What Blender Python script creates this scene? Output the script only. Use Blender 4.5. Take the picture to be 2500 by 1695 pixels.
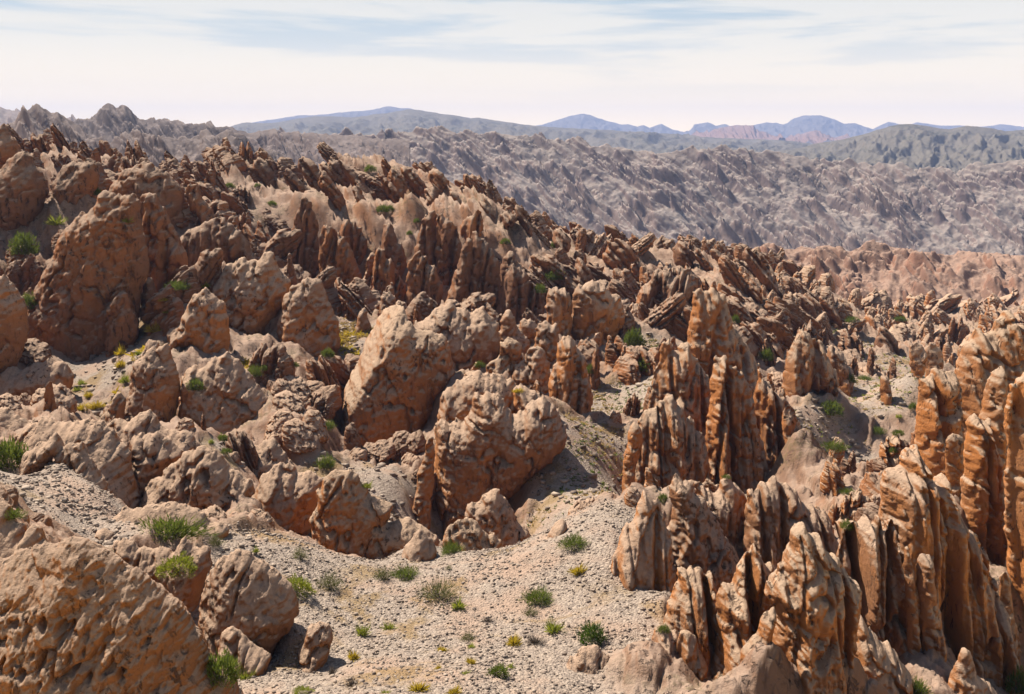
import bpy, math, random
import numpy as np
from mathutils import Vector

for o in list(bpy.data.objects):
    bpy.data.objects.remove(o)
S = bpy.context.scene
COL = S.collection
R = math.radians

# ------------------------------------------------------------------ camera
F = 2431.0            # focal length in photo pixels (photo is 2500 wide)
PITCH = R(11.9)       # camera looks down by this much
cam_d = bpy.data.cameras.new('camera')
cam = bpy.data.objects.new('camera', cam_d)
COL.objects.link(cam)
cam_d.sensor_width = 36.0
cam_d.lens = 36.0 * F / 2500.0
cam_d.clip_start = 0.1
cam_d.clip_end = 40000
cam.location = (0, 0, 0)
cam.rotation_euler = (R(90) - PITCH, 0, 0)
S.camera = cam

# ------------------------------------------------------------------ light
SUN_AZ = R(-44)       # angle from the view direction (+Y) towards the left (-X)
SUN_EL = R(49)
sun_d = bpy.data.lights.new('sun', 'SUN')
sun_d.energy = 5.0
sun_d.angle = R(0.5)
sun_d.color = (1.0, 0.93, 0.83)
sun = bpy.data.objects.new('sun', sun_d)
COL.objects.link(sun)
sd = Vector((math.sin(SUN_AZ) * math.cos(SUN_EL), math.cos(SUN_AZ) * math.cos(SUN_EL), math.sin(SUN_EL)))
sun.rotation_euler = sd.to_track_quat('Z', 'Y').to_euler()
sun.location = sd * 100

W = bpy.data.worlds.new('World')
S.world = W
W.use_nodes = True
nt = W.node_tree
nt.nodes.clear()
def N(tree, kind, **kw):
    n = tree.nodes.new(kind)
    for k, v in kw.items():
        setattr(n, k, v)
    return n
def setin(n, **kw):
    for k, v in kw.items():
        n.inputs[k.replace('_', ' ')].default_value = v
out = N(nt, 'ShaderNodeOutputWorld')
bg = N(nt, 'ShaderNodeBackground'); bg.inputs['Strength'].default_value = 0.05
sky = N(nt, 'ShaderNodeTexSky', sky_type='NISHITA')
sky.sun_disc = False
sky.sun_elevation = SUN_EL
sky.sun_rotation = SUN_AZ
sky.air_density = 1.0; sky.dust_density = 0.6
tc = N(nt, 'ShaderNodeTexCoord')
sep = N(nt, 'ShaderNodeSeparateXYZ')
nt.links.new(tc.outputs['Generated'], sep.inputs[0])
# thin cloud veil, thick towards the horizon, wispy above
veil = N(nt, 'ShaderNodeMapRange', interpolation_type='SMOOTHSTEP')
setin(veil, From_Min=0.0, From_Max=0.55, To_Min=1.0, To_Max=0.0)
nt.links.new(sep.outputs['Z'], veil.inputs['Value'])
mp = N(nt, 'ShaderNodeMapping')
mp.inputs['Scale'].default_value = (1.6, 1.6, 17.0)
mp.inputs['Rotation'].default_value = (0, R(2.5), 0)
mp.inputs['Location'].default_value = (2.75, 0.4, 0.35)
nt.links.new(tc.outputs['Generated'], mp.inputs['Vector'])
nz = N(nt, 'ShaderNodeTexNoise'); setin(nz, Scale=1.7, Detail=6.0, Roughness=0.55, Distortion=0.35)
nt.links.new(mp.outputs[0], nz.inputs['Vector'])
wisp = N(nt, 'ShaderNodeMapRange', interpolation_type='SMOOTHSTEP')
setin(wisp, From_Min=0.36, From_Max=0.47, To_Min=0.0, To_Max=1.0)
nt.links.new(nz.outputs['Fac'], wisp.inputs['Value'])
# how strongly the blue gaps show: none at the horizon, more with height
gap = N(nt, 'ShaderNodeMapRange', interpolation_type='SMOOTHSTEP')
setin(gap, From_Min=0.02, From_Max=0.15, To_Min=0.0, To_Max=0.8)
nt.links.new(sep.outputs['Z'], gap.inputs['Value'])
inv = N(nt, 'ShaderNodeMath', operation='SUBTRACT'); inv.inputs[0].default_value = 1.0
nt.links.new(wisp.outputs[0], inv.inputs[1])
gm = N(nt, 'ShaderNodeMath', operation='MULTIPLY'); nt.links.new(gap.outputs[0], gm.inputs[0]); nt.links.new(inv.outputs[0], gm.inputs[1])
gi = N(nt, 'ShaderNodeMath', operation='SUBTRACT'); gi.inputs[0].default_value = 1.0; nt.links.new(gm.outputs[0], gi.inputs[1])
fac = N(nt, 'ShaderNodeMath', operation='MULTIPLY'); nt.links.new(gi.outputs[0], fac.inputs[0]); nt.links.new(veil.outputs[0], fac.inputs[1])
# cloud brightness: sunlit veil, brightest low over the horizon
cr = N(nt, 'ShaderNodeValToRGB')
el = cr.color_ramp.elements
el[0].position = 0.0; el[0].color = (22.0, 16.5, 8.5, 1)
el[1].position = 0.16; el[1].color = (8.2, 8.2, 7.9, 1)
e = el.new(0.045); e.color = (13.6, 11.4, 8.0, 1)
e = el.new(0.085); e.color = (10.6, 9.8, 8.2, 1)
e = el.new(0.6); e.color = (0.85, 0.95, 1.1, 1)
nt.links.new(sep.outputs['Z'], cr.inputs['Fac'])
mx = N(nt, 'ShaderNodeMix', data_type='RGBA')
nt.links.new(fac.outputs[0], mx.inputs['Factor'])
thinv = N(nt, 'ShaderNodeMapRange', interpolation_type='SMOOTHSTEP')   # even the gaps carry a thin bright veil low down
setin(thinv, From_Min=0.1, From_Max=0.5, To_Min=0.8, To_Max=0.0)
nt.links.new(sep.outputs['Z'], thinv.inputs['Value'])
gapc = N(nt, 'ShaderNodeMix', data_type='RGBA'); gapc.inputs[7].default_value = (3.4, 5.3, 6.8, 1)
nt.links.new(thinv.outputs[0], gapc.inputs['Factor']); nt.links.new(sky.outputs[0], gapc.inputs[6])
nt.links.new(gapc.outputs[2], mx.inputs[6])
nt.links.new(cr.outputs[0], mx.inputs[7])
nt.links.new(mx.outputs[2], bg.inputs['Color'])
nt.links.new(bg.outputs[0], out.inputs['Surface'])

S.view_settings.view_transform = 'Standard'
S.view_settings.look = 'None'
S.view_settings.exposure = 1.05
S.view_settings.gamma = 1.0
S.view_settings.use_curve_mapping = False
S.render.engine = 'CYCLES'
S.cycles.max_bounces = 4
S.cycles.diffuse_bounces = 1
S.cycles.volume_bounces = 0
S.cycles.transparent_max_bounces = 4

# ------------------------------------------------------------------ helpers
def ray(px, py):
    """direction (dx, 1, dz) through a photo pixel"""
    a = (np.asarray(px, float) - 1250.0) / F
    b = (847.5 - np.asarray(py, float)) / F
    cy, sy = math.cos(PITCH), math.sin(PITCH)
    y = cy + b * sy
    z = -sy + b * cy
    return a / y, z / y
def at(px, py, Y):
    dx, dz = ray(px, py)
    return dx * Y, Y + 0 * dx, dz * Y

_rng = np.random.RandomState(7)
_P = _rng.permutation(4096).astype(np.int64)
_P = np.concatenate([_P, _P])
_G = _rng.rand(4096) * 2 * np.pi
_GX = np.cos(_G).astype(np.float32); _GY = np.sin(_G).astype(np.float32)
def pn(x, y, seed=0):
    """2D gradient noise, about -1..1"""
    x = np.asarray(x, np.float64) + seed * 17.31; y = np.asarray(y, np.float64) - seed * 9.77
    xi = np.floor(x); yi = np.floor(y)
    fx = (x - xi).astype(np.float32); fy = (y - yi).astype(np.float32)
    xi = xi.astype(np.int64) & 4095; yi = yi.astype(np.int64) & 4095
    u = fx * fx * fx * (fx * (fx * 6 - 15) + 10); v = fy * fy * fy * (fy * (fy * 6 - 15) + 10)
    x1 = (xi + 1) & 4095; y1 = (yi + 1) & 4095
    a = _P[_P[xi] + yi]; b = _P[_P[x1] + yi]; c = _P[_P[xi] + y1]; d = _P[_P[x1] + y1]
    n0 = _GX[a] * fx + _GY[a] * fy
    n1 = _GX[b] * (fx - 1) + _GY[b] * fy
    n2 = _GX[c] * fx + _GY[c] * (fy - 1)
    n3 = _GX[d] * (fx - 1) + _GY[d] * (fy - 1)
    return 1.5 * ((n0 + (n1 - n0) * u) * (1 - v) + (n2 + (n3 - n2) * u) * v)
def fbm(x, y, oc=4, seed=0, gain=0.5):
    s = 0; a = 1.0; t = 0
    for i in range(oc):
        s = s + a * pn(x, y, seed + i); t += a
        x = x * 2.03; y = y * 2.03; a *= gain
    return s / t
def billow(x, y, oc=4, seed=0, gain=0.5):
    s = 0; a = 1.0; t = 0
    for i in range(oc):
        s = s + a * np.abs(pn(x, y, seed + i)); t += a
        x = x * 2.07; y = y * 2.07; a *= gain
    return s / t
def ridged(x, y, oc=4, seed=0, gain=0.5):
    s = 0; a = 1.0; t = 0
    for i in range(oc):
        s = s + a * (1 - np.abs(pn(x, y, seed + i))) ** 2; t += a
        x = x * 2.07; y = y * 2.07; a *= gain
    return s / t
def sstep(a, b, x):
    t = np.clip((x - a) / (b - a), 0, 1)
    return t * t * (3 - 2 * t)

def mesh_np(name, V, Q, mat=None, smooth=True, attr=None, link=True, parent=None):
    """V (n,3), Q (m,k) with k = 3 or 4"""
    me = bpy.data.meshes.new(name)
    V = np.ascontiguousarray(V, np.float32); Q = np.ascontiguousarray(Q, np.int32)
    k = Q.shape[1]
    me.vertices.add(len(V)); me.vertices.foreach_set('co', V.ravel())
    me.loops.add(Q.size); me.loops.foreach_set('vertex_index', Q.ravel())
    me.polygons.add(len(Q)); me.polygons.foreach_set('loop_start', np.arange(0, Q.size, k, dtype=np.int32))
    if smooth:
        me.polygons.foreach_set('use_smooth', np.ones(len(Q), bool))
    me.update(calc_edges=True)
    if attr is not None:
        for an, av in attr.items():
            a = me.attributes.new(an, 'FLOAT', 'POINT')
            a.data.foreach_set('value', np.ascontiguousarray(av, np.float32).ravel())
    if mat: me.materials.append(mat)
    o = bpy.data.objects.new(name, me)
    if link: COL.objects.link(o)
    if parent: o.parent = parent
    return o
def tag(o, label=None, cat=None, group=None, kind=None):
    if label: o['label'] = label
    if cat: o['category'] = cat
    if group: o['group'] = group
    if kind: o['kind'] = kind
    return o
def grid_quads(nr, nc):
    i = np.arange(nr - 1)[:, None] * nc + np.arange(nc - 1)[None, :]
    return np.stack([i, i + 1, i + nc + 1, i + nc], -1).reshape(-1, 4)

# ------------------------------------------------------------------ materials
def rock_mat(name, pale, side, warm, dark, sc=1.0, bump=0.12, pits=0.6, dust_lit=(0.25, 0.75), grav=None, patch=1.0, veg=None, speck=0.75):
    m = bpy.data.materials.new(name); m.use_nodes = True
    t = m.node_tree; t.nodes.clear(); L = t.links.new
    o = N(t, 'ShaderNodeOutputMaterial'); b = N(t, 'ShaderNodeBsdfPrincipled')
    b.inputs['Roughness'].default_value = 0.95; b.inputs['Specular IOR Level'].default_value = 0.12
    L(b.outputs[0], o.inputs['Surface'])
    g = N(t, 'ShaderNodeNewGeometry')
    def noise(scale, detail=5, rough=0.6, vec=None, dist=0.0):
        n = N(t, 'ShaderNodeTexNoise'); setin(n, Scale=scale * sc, Detail=detail, Roughness=rough, Distortion=dist)
        L(vec or g.outputs['Position'], n.inputs['Vector']); return n.outputs['Fac']
    def rng(v, a, b_, c=0.0, d=1.0):
        n = N(t, 'ShaderNodeMapRange', interpolation_type='SMOOTHSTEP')
        setin(n, From_Min=a, From_Max=b_, To_Min=c, To_Max=d); L(v, n.inputs['Value']); return n.outputs[0]
    def mix(f, a, b_):
        n = N(t, 'ShaderNodeMix', data_type='RGBA')
        L(f, n.inputs['Factor'])
        for i, v in ((6, a), (7, b_)):
            if isinstance(v, tuple): n.inputs[i].default_value = (*v, 1)
            else: L(v, n.inputs[i])
        return n.outputs[2]
    def mul(a, b_, op='MULTIPLY'):
        n = N(t, 'ShaderNodeMath', operation=op)
        for i, v in ((0, a), (1, b_)):
            if isinstance(v, (int, float)): n.inputs[i].default_value = v
            else: L(v, n.inputs[i])
        return n.outputs[0]
    big = noise(0.17, 4)
    med = noise(0.9, 6, 0.65)
    fine = noise(6.0, 6, 0.7)
    c = mix(rng(big, 0.42, 0.6, 0, patch), side, warm)
    # dark varnish streaks running down the faces
    sp = N(t, 'ShaderNodeMapping'); sp.inputs['Scale'].default_value = (1.0, 1.0, 0.28)
    L(g.outputs['Position'], sp.inputs['Vector'])
    strk = noise(1.7, 6, 0.7, sp.outputs[0], 0.4)
    c = mix(mul(rng(strk, 0.55, 0.68), 0.55), c, dark)
    c = mix(mul(rng(fine, 0.56, 0.7), 0.35), c, dark)
    # small dark specks, painted-in shade of pits and cracks, drawn out downwards
    sk = N(t, 'ShaderNodeMapping'); sk.inputs['Scale'].default_value = (1.0, 1.0, 0.42)
    L(g.outputs['Position'], sk.inputs['Vector'])
    spk = noise(4.2, 4, 0.7, sk.outputs[0], 0.3)
    spots = mul(rng(spk, 0.57, 0.62), rng(noise(0.37, 3), 0.45, 0.6, 0.15, 1.0))
    # pale dust and rotten crust on what faces up, also painting in sunlit brightness
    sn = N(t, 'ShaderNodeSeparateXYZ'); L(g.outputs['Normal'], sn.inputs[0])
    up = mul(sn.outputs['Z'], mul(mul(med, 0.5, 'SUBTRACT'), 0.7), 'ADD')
    dst_lit = rng(up, dust_lit[0], dust_lit[1])
    c = mix(mul(dst_lit, 0.9), c, mix(rng(fine, 0.4, 0.62), pale, tuple(x * 0.82 for x in pale)))
    c = mix(mul(spots, speck), c, dark)
    if veg:
        vg = mul(rng(noise(veg[1], 4, 0.6), 0.5, 0.62), rng(fine, 0.45, 0.55))
        c = mix(mul(vg, veg[2]), c, veg[0])
    vfine = noise(21.0, 4, 0.7)
    bsrc = mul(mul(mul(fine, 0.65), med, 'ADD'), mul(vfine, 0.25), 'ADD')
    bsrc = mul(bsrc, mul(spots, -0.5), 'ADD')
    if grav:
        at_ = N(t, 'ShaderNodeAttribute', attribute_name='scree')
        vo = N(t, 'ShaderNodeTexVoronoi'); setin(vo, Scale=13.0, Randomness=1.0); L(g.outputs['Position'], vo.inputs['Vector'])
        vo2 = N(t, 'ShaderNodeTexVoronoi'); setin(vo2, Scale=4.0, Randomness=1.0); L(g.outputs['Position'], vo2.inputs['Vector'])
        sx = N(t, 'ShaderNodeSeparateXYZ'); L(vo.outputs['Color'], sx.inputs[0])
        gc = mix(rng(sx.outputs[0], 0.35, 0.75), grav[0], grav[1])
        gc = mix(rng(noise(0.5, 5, 0.6), 0.45, 0.62), gc, pale)
        gc = mix(mul(rng(noise(0.33, 5, 0.6, None, 1.0), 0.53, 0.62), 0.65), gc, grav[2])
        c = mix(at_.outputs['Fac'], c, gc)
        bsrc = mul(bsrc, mul(mul(vo.outputs['Distance'], -0.35), at_.outputs['Fac']), 'ADD')
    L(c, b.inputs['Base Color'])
    bp = N(t, 'ShaderNodeBump'); setin(bp, Strength=1.0, Distance=bump)
    if pits > 0:
        sq = N(t, 'ShaderNodeMapping'); sq.inputs['Scale'].default_value = (1.0, 1.0, 0.55)
        L(g.outputs['Position'], sq.inputs['Vector'])
        vv = N(t, 'ShaderNodeTexVoronoi'); setin(vv, Scale=2.6 * sc, Randomness=1.0); L(sq.outputs[0], vv.inputs['Vector'])
        hole = mul(mul(rng(vv.outputs['Distance'], 0.12, 0.3, -1.0, 0.0), rng(noise(0.6, 3), 0.47, 0.58)), pits)
        bsrc = mul(bsrc, hole, 'ADD')
    L(bsrc, bp.inputs['Height'])
    L(bp.outputs[0], b.inputs['Normal'])
    return m

M = {}
M['near'] = rock_mat('weathered_sandstone', (0.46, 0.32, 0.22), (0.29, 0.13, 0.057), (0.42, 0.165, 0.05), (0.06, 0.04, 0.03), 1.0, 0.13, dust_lit=(0.12, 0.66))
M['spire'] = rock_mat('warm_sandstone', (0.46, 0.325, 0.22), (0.32, 0.14, 0.057), (0.41, 0.155, 0.045), (0.06, 0.037, 0.026), 1.1, 0.13, dust_lit=(0.14, 0.68))
M['mid'] = rock_mat('brown_sandstone', (0.40, 0.275, 0.19), (0.225, 0.107, 0.056), (0.34, 0.135, 0.05), (0.05, 0.035, 0.028), 0.6, 0.28, 0.4, dust_lit=(0.30, 0.88))
M['pocked'] = rock_mat('pocked_sandstone', (0.42, 0.29, 0.20), (0.26, 0.11, 0.047), (0.34, 0.135, 0.045), (0.07, 0.042, 0.03), 1.3, 0.12, 0.9, dust_lit=(0.3, 0.85))
M['ground'] = rock_mat('stony_ground', (0.36, 0.25, 0.18), (0.21, 0.12, 0.075), (0.27, 0.13, 0.065), (0.08, 0.052, 0.04), 0.6, 0.16, 0.0, dust_lit=(0.5, 1.05),
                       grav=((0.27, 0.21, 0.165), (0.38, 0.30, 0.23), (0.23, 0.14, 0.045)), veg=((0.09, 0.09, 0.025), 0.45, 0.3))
M['pink'] = rock_mat('pink_sandstone', (0.33, 0.215, 0.155), (0.20, 0.115, 0.08), (0.24, 0.12, 0.075), (0.08, 0.05, 0.04), 0.22, 0.4, 0.0, dust_lit=(0.45, 1.0))
M['grey'] = rock_mat('grey_siltstone', (0.30, 0.245, 0.205), (0.125, 0.088, 0.08), (0.21, 0.15, 0.125), (0.09, 0.065, 0.06), 0.05, 0.7, 0.0, dust_lit=(0.4, 0.95))
M['purple'] = rock_mat('purple_brown_siltstone', (0.20, 0.155, 0.135), (0.095, 0.07, 0.062), (0.16, 0.11, 0.09), (0.05, 0.04, 0.04), 0.05, 0.6, 0.0, dust_lit=(0.3, 1.0))
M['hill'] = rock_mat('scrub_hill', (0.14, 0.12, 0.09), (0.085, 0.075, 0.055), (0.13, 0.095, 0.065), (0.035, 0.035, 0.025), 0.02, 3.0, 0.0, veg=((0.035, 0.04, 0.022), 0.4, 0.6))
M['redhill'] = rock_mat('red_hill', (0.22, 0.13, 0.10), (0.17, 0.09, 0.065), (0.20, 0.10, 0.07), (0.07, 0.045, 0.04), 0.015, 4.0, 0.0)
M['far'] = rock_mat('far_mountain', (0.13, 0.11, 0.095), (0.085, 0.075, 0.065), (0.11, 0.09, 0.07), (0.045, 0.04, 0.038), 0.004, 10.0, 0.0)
# ------------------------------------------------------------------ rocks traced from the photograph
REG = {'A': (0, 200), 'B': (800, 200), 'C': (1600, 200), 'D': (0, 650), 'E': (700, 650), 'F': (1600, 650),
       'G': (0, 1085), 'H': (700, 1085), 'I': (1600, 1085)}
def P(reg, pts):
    x0, y0 = REG[reg]
    return [(x0 + x / 2.582, y0 + y / 2.582) for x, y in pts]

ROCKS = []
def rk(name, reg, Y, pts, label, **kw):
    kw['reg'] = reg
    ROCKS.append((name, P(reg, pts), Y, label, kw))

# --- bottom left
rk('pocked_rock', 'G', 17, [(-220,660),(-100,690),(0,740),(60,700),(180,650),(260,640),(370,620),(440,595),(560,605),(640,650),(680,700),(760,740),(860,800),(960,870),(1040,930),(1080,970),(1130,1010),(1200,1110),(1240,1190),(1270,1260),(1330,1360),(1360,1440),(1440,1480),(1500,1540),(1560,1640),(1600,1760),(-220,1760)],
   'huge rounded orange-brown rock riddled with dark round holes in the bottom left corner', lean=0.12, T=2.2, Rr=2.4, lump=0.24, taf=0.42, smooth=0.85, mat='pocked', flute=0.0, res=0.85,
   pits=[(300,935,28),(590,1050,22),(615,1048,18),(745,1100,14),(145,1270,36),(260,1300,34),(315,1305,30),(365,1320,16),(470,1270,20),(610,1250,24),(690,1330,26),(135,1410,16),(205,1425,12),(260,1400,22),(365,1110,40),(440,1150,24),(730,925,50),(840,1010,50),(780,1385,14),(770,1440,20),(860,1400,14),(895,1440,14),(830,1410,10),(640,1500,12),(490,1555,20),(600,1515,10),(400,1500,24),(1040,1480,16),(1090,1400,20),(880,1285,16),(950,1300,14),(1370,1540,26),(1010,935,24),(700,1540,14),(760,1500,12),(830,1520,16),(905,1510,12),(960,1560,12),(545,1440,18),(530,1380,14),(230,1545,18),(100,1500,26),(30,1490,16),(840,1470,10),(1000,1350,18),(1130,1480,12),(1190,1530,14)])
rk('low_rock', 'G', 21, [(-300,380),(0,395),(60,430),(110,500),(200,550),(270,610),(290,720),(100,760),(-300,800)],
   'low pale rock edge behind the holed rock at the left border below the green bush', lean=0.9, lump=0.2)
rk('sandstone_boulder', 'G', 28, [(1250,1250),(1240,1130),(1270,1010),(1290,900),(1320,800),(1380,720),(1440,685),(1530,670),(1600,680),(1680,740),(1750,800),(1800,860),(1860,930),(1895,1010),(1880,1090),(1830,1150),(1760,1230),(1720,1330),(1700,1420),(1500,1460),(1350,1380)],
   'smooth humped boulder with worn hollows, right of the holed corner rock', lean=0.4, lump=0.22, T=1.4, Rr=1.3, smooth=0.7, pits=[(1430,880,20),(1500,780,16)])
rk('crumbling_rock', 'G', 26.3, [(1370,1300),(1400,1200),(1450,1150),(1520,1190),(1600,1260),(1680,1300),(1710,1340),(1690,1400),(1620,1440),(1480,1480),(1360,1420)],
   'crumbly pale rock knobs at the foot of the humped boulder', lean=0.6, lump=0.35, T=0.6)
rk('crumbling_rock', 'G', 27, [(1930,1260),(1930,1170),(1980,1120),(2060,1110),(2100,1170),(2090,1250),(2070,1330),(2020,1380),(1920,1400),(1880,1330)],
   'crumbly knob of pale rock between the humped boulder and the gravel bowl', lean=0.7, lump=0.35, T=0.6)
rk('crumbling_rock', 'G', 30, [(2080,1130),(2090,1070),(2140,1070),(2170,1110),(2160,1160),(2110,1180)],
   'small lone block half sunk in gravel beside the humped boulder', lean=0.6, lump=0.3, T=0.35)
rk('rock_dome', 'G', 34, [(680,470),(740,420),(800,400),(880,400),(960,375),(1100,370),(1200,395),(1270,440),(1320,480),(1420,500),(1440,560),(1400,600),(1200,620),(1100,680),(1050,720),(980,710),(860,680),(840,600),(760,540)],
   'wide smooth dome of pale rock above the round green cushion bush', lean=0.6, lump=0.16, T=1.5, Rr=1.5, smooth=0.8)
rk('rock_block', 'G', 30, [(1060,690),(1150,585),(1250,635),(1345,690),(1340,760),(1300,850),(1260,950),(1200,1080),(1100,1080),(1000,940),(850,790),(720,700),(720,610),(800,600),(900,660)],
   'wedge-shaped rock block behind the round green cushion bush', lean=0.7, lump=0.2, T=1.0)
rk('rock_block', 'G', 32, [(640,640),(600,560),(650,520),(720,560),(720,640),(700,700),(660,720)], 'dark little rock step right of the wide dark green bush', lean=0.5, T=0.5, lump=0.3)
# --- left row
rk('arched_rock', 'D', 43, [(100,1300),(120,1150),(120,1060),(150,990),(270,985),(340,990),(420,960),(560,965),(650,985),(700,1040),(730,1110),(810,1130),(830,1250),(850,1370),(890,1480),(840,1560),(740,1500),(640,1400),(560,1330),(480,1290),(400,1330),(200,1400)],
   'long low sandstone ridge sloping down behind the gravel at the left, dark at its foot', lean=0.8, lump=0.3, T=2.0, Rr=1.6)
rk('arched_rock', 'D', 39, [(130,1330),(150,1200),(250,1110),(330,1050),(370,1060),(420,1090),(500,1120),(560,1180),(600,1270),(650,1370),(740,1470),(760,1520),(640,1500),(540,1440),(460,1330),(420,1250),(360,1200),(300,1230),(250,1330),(180,1400)],
   'arched pale rock rib curling down to the gravel beside the ball-shaped left-edge bush', lean=0.7, lump=0.3, T=1.0, Rr=0.7)
rk('low_outcrop', 'D', 48, [(-200,880),(0,870),(60,920),(130,970),(200,980),(230,1010),(140,1060),(60,1130),(-200,1150)],
   'low rounded rock at the left border behind the ball-shaped bush', lean=0.7, lump=0.3, T=1.5)
rk('sandstone_boulder', 'D', 49, [(680,1020),(740,980),(800,1000),(860,960),(930,930),(990,950),(1010,985),(1060,990),(1100,1040),(1160,1060),(1220,1090),(1270,1140),(1270,1250),(1200,1350),(900,1400),(720,1200)],
   'knobbly topped outcrop crowning the left row of rocks', lean=0.6, lump=0.45, T=1.7)
rk('sandstone_boulder', 'D', 45, [(815,1150),(830,1090),(880,1050),(960,1030),(1020,1060),(1090,1110),(1150,1180),(1160,1215),(1080,1230),(1060,1290),(1000,1360),(930,1380),(850,1380)],
   'bulging boulder with a beak-like overhang pointing right in the left row of rocks', lean=0.35, lump=0.28, T=1.5)
rk('sandstone_boulder', 'D', 43, [(870,1500),(920,1400),(1000,1340),(1080,1260),(1160,1170),(1200,1155),(1300,1150),(1370,1160),(1420,1200),(1480,1290),(1540,1330),(1600,1370),(1605,1430),(1540,1490),(1450,1530),(1330,1640),(1300,1740),(1000,1720),(850,1640),(860,1520)],
   'broad orange boulder with a vertical row of dark hollows, middle of the left row', lean=0.3, lump=0.3, T=2.0, Rr=1.4, pits=[(1260,1350,34),(1280,1400,22),(1430,1440,16),(1500,1400,16),(1270,1190,14)])
rk('sandstone_boulder', 'D', 45.5, [(1300,1600),(1500,1500),(1600,1430),(1610,1360),(1650,1290),(1700,1270),(1730,1240),(1780,1225),(1830,1240),(1880,1290),(1960,1290),(2030,1330),(2060,1400),(2020,1460),(1980,1560),(1970,1720),(1300,1760)],
   'orange rock wall with two rounded humps closing the right end of the left row', lean=0.25, lump=0.35, T=1.8)
rk('sandstone_boulder', 'D', 52, [(1400,1290),(1440,1210),(1480,1160),(1510,1200),(1530,1260),(1520,1330),(1430,1360)], 'small pointed knob poking out behind the broad orange boulder', T=0.6, lump=0.4)
rk('sandstone_boulder', 'D', 55, [(1530,1210),(1550,1160),(1620,1120),(1660,1080),(1740,1100),(1800,1160),(1850,1230),(1850,1330),(1700,1370),(1560,1330)], 'lumpy grey-brown rock with a cluster of knobs above the two rounded humps', T=1.4, lump=0.5, lean=0.8)
rk('shark_fin_rock', 'H', 42, [(155,620),(155,480),(160,440),(190,400),(190,300),(200,280),(215,285),(220,230),(270,190),(300,150),(350,145),(400,165),(440,200),(480,250),(520,310),(580,340),(620,370),(665,378),(668,410),(640,480),(650,510),(700,480),(760,450),(820,490),(880,530),(950,590),(940,760),(700,860),(160,860)],
   'smooth orange fin rock with a knob on top and a small right horn', lean=0.22, T=1.4, Rr=1.1, lump=0.22, smooth=0.7, mat='spire', pits=[(540,555,14),(570,560,14),(360,340,12),(470,300,9),(580,650,10)])
rk('low_fin_rock', 'H', 40.5, [(980,620),(1010,550),(1060,510),(1090,450),(1130,460),(1180,480),(1250,520),(1310,570),(1350,610),(1400,720),(1000,800)],
   'low orange rock with pointed crest at the gravel rim before the pale knob', lean=0.3, T=0.9, lump=0.25, mat='spire', pits=[(1060,570,22)])
rk('knob_rock', 'H', 44, [(1120,520),(1130,380),(1160,360),(1210,360),(1240,310),(1290,280),(1330,290),(1370,340),(1410,370),(1430,430),(1450,500),(1500,510),(1540,560),(1570,650),(1560,800),(1100,800)],
   'pale egg-shaped knob standing at the gravel rim below the great grey-brown boulder', lean=0.4, T=1.2, lump=0.4, Rr=1.0, smooth=0.6)
rk('rim_stones', 'H', 38.0, [(700,740),(740,640),(790,600),(808,545),(850,535),(885,570),(930,620),(970,730)],
   'finger of rock climbing to a small knob on the gravel rim', lean=0.6, T=0.6, lump=0.3, mat='near')
# --- centre
rk('great_boulder', 'E', 57, [(885,1620),(900,1450),(915,1350),(920,1200),(915,1090),(940,1040),(980,1010),(1050,1000),(1100,1040),(1140,980),(1170,920),(1170,830),(1200,805),(1280,800),(1340,830),(1400,890),(1440,930),(1500,860),(1600,840),(1670,870),(1720,950),(1750,1020),(1770,1100),(1750,1180),(1690,1240),(1600,1290),(1540,1340),(1480,1430),(1420,1480),(1350,1600),(1350,1740),(880,1740)],
   'great grey-brown boulder with a jagged crest and pitted sheer face in the centre', lean=0.3, T=2.6, Rr=1.7, lump=0.55, res=0.9, mat='near', cham=[((1690,1240),(1500,860),0.35)])
rk('rock_sliver', 'E', 55, [(790,1620),(800,1500),(815,1400),(820,1300),(850,1240),(880,1200),(880,1110),(910,1070),(930,1085),(935,1300),(915,1450),(900,1740),(770,1740)],
   'thin sliver of orange rock leaning on the left edge of the great grey-brown boulder', T=0.6, lump=0.3, mat='spire')
rk('jagged_outcrop', 'E', 62, [(930,1060),(945,940),(970,880),(960,810),(1040,780),(1060,730),(1120,690),(1180,650),(1240,680),(1300,680),(1350,700),(1420,720),(1450,760),(1480,900),(1440,1060),(1200,1150),(1000,1150)],
   'stepped outcrop with a knotty skyline rising just behind the great grey-brown boulder', T=2.0, lump=0.7, lean=0.5)
rk('jagged_outcrop', 'E', 61, [(1425,900),(1430,780),(1450,745),(1520,765),(1600,815),(1680,860),(1720,950),(1600,1000)], 'stony shoulder with a dry tuft behind the right crest of the great boulder', T=1.6, lump=0.5, lean=0.9)
rk('slab_rock', 'E', 70, [(310,830),(350,770),(400,690),(440,590),(480,490),(520,400),(560,340),(640,290),(700,270),(740,290),(770,350),(815,410),(900,400),(1000,440),(1040,520),(1050,620),(1060,720),(1010,780),(960,830),(960,900),(920,1000),(880,1080),(820,1140),(720,1180),(600,1200),(520,1240),(420,1240),(330,1200),(305,1130),(340,980),(340,880)],
   'great tilted slab with a bright sunlit left flank and orange pocked face', lean=0.18, T=2.8, Rr=1.6, lump=0.35, res=0.9, mat='spire', smooth=0.85,
   cham=[((560,640),(700,330),1.5),((350,880),(560,640),1.3)], pits=[(980,620,10),(960,560,8),(1000,560,8),(740,705,16),(790,920,18),(870,580,10),(880,630,9),(980,465,10),(650,880,20)])
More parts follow.
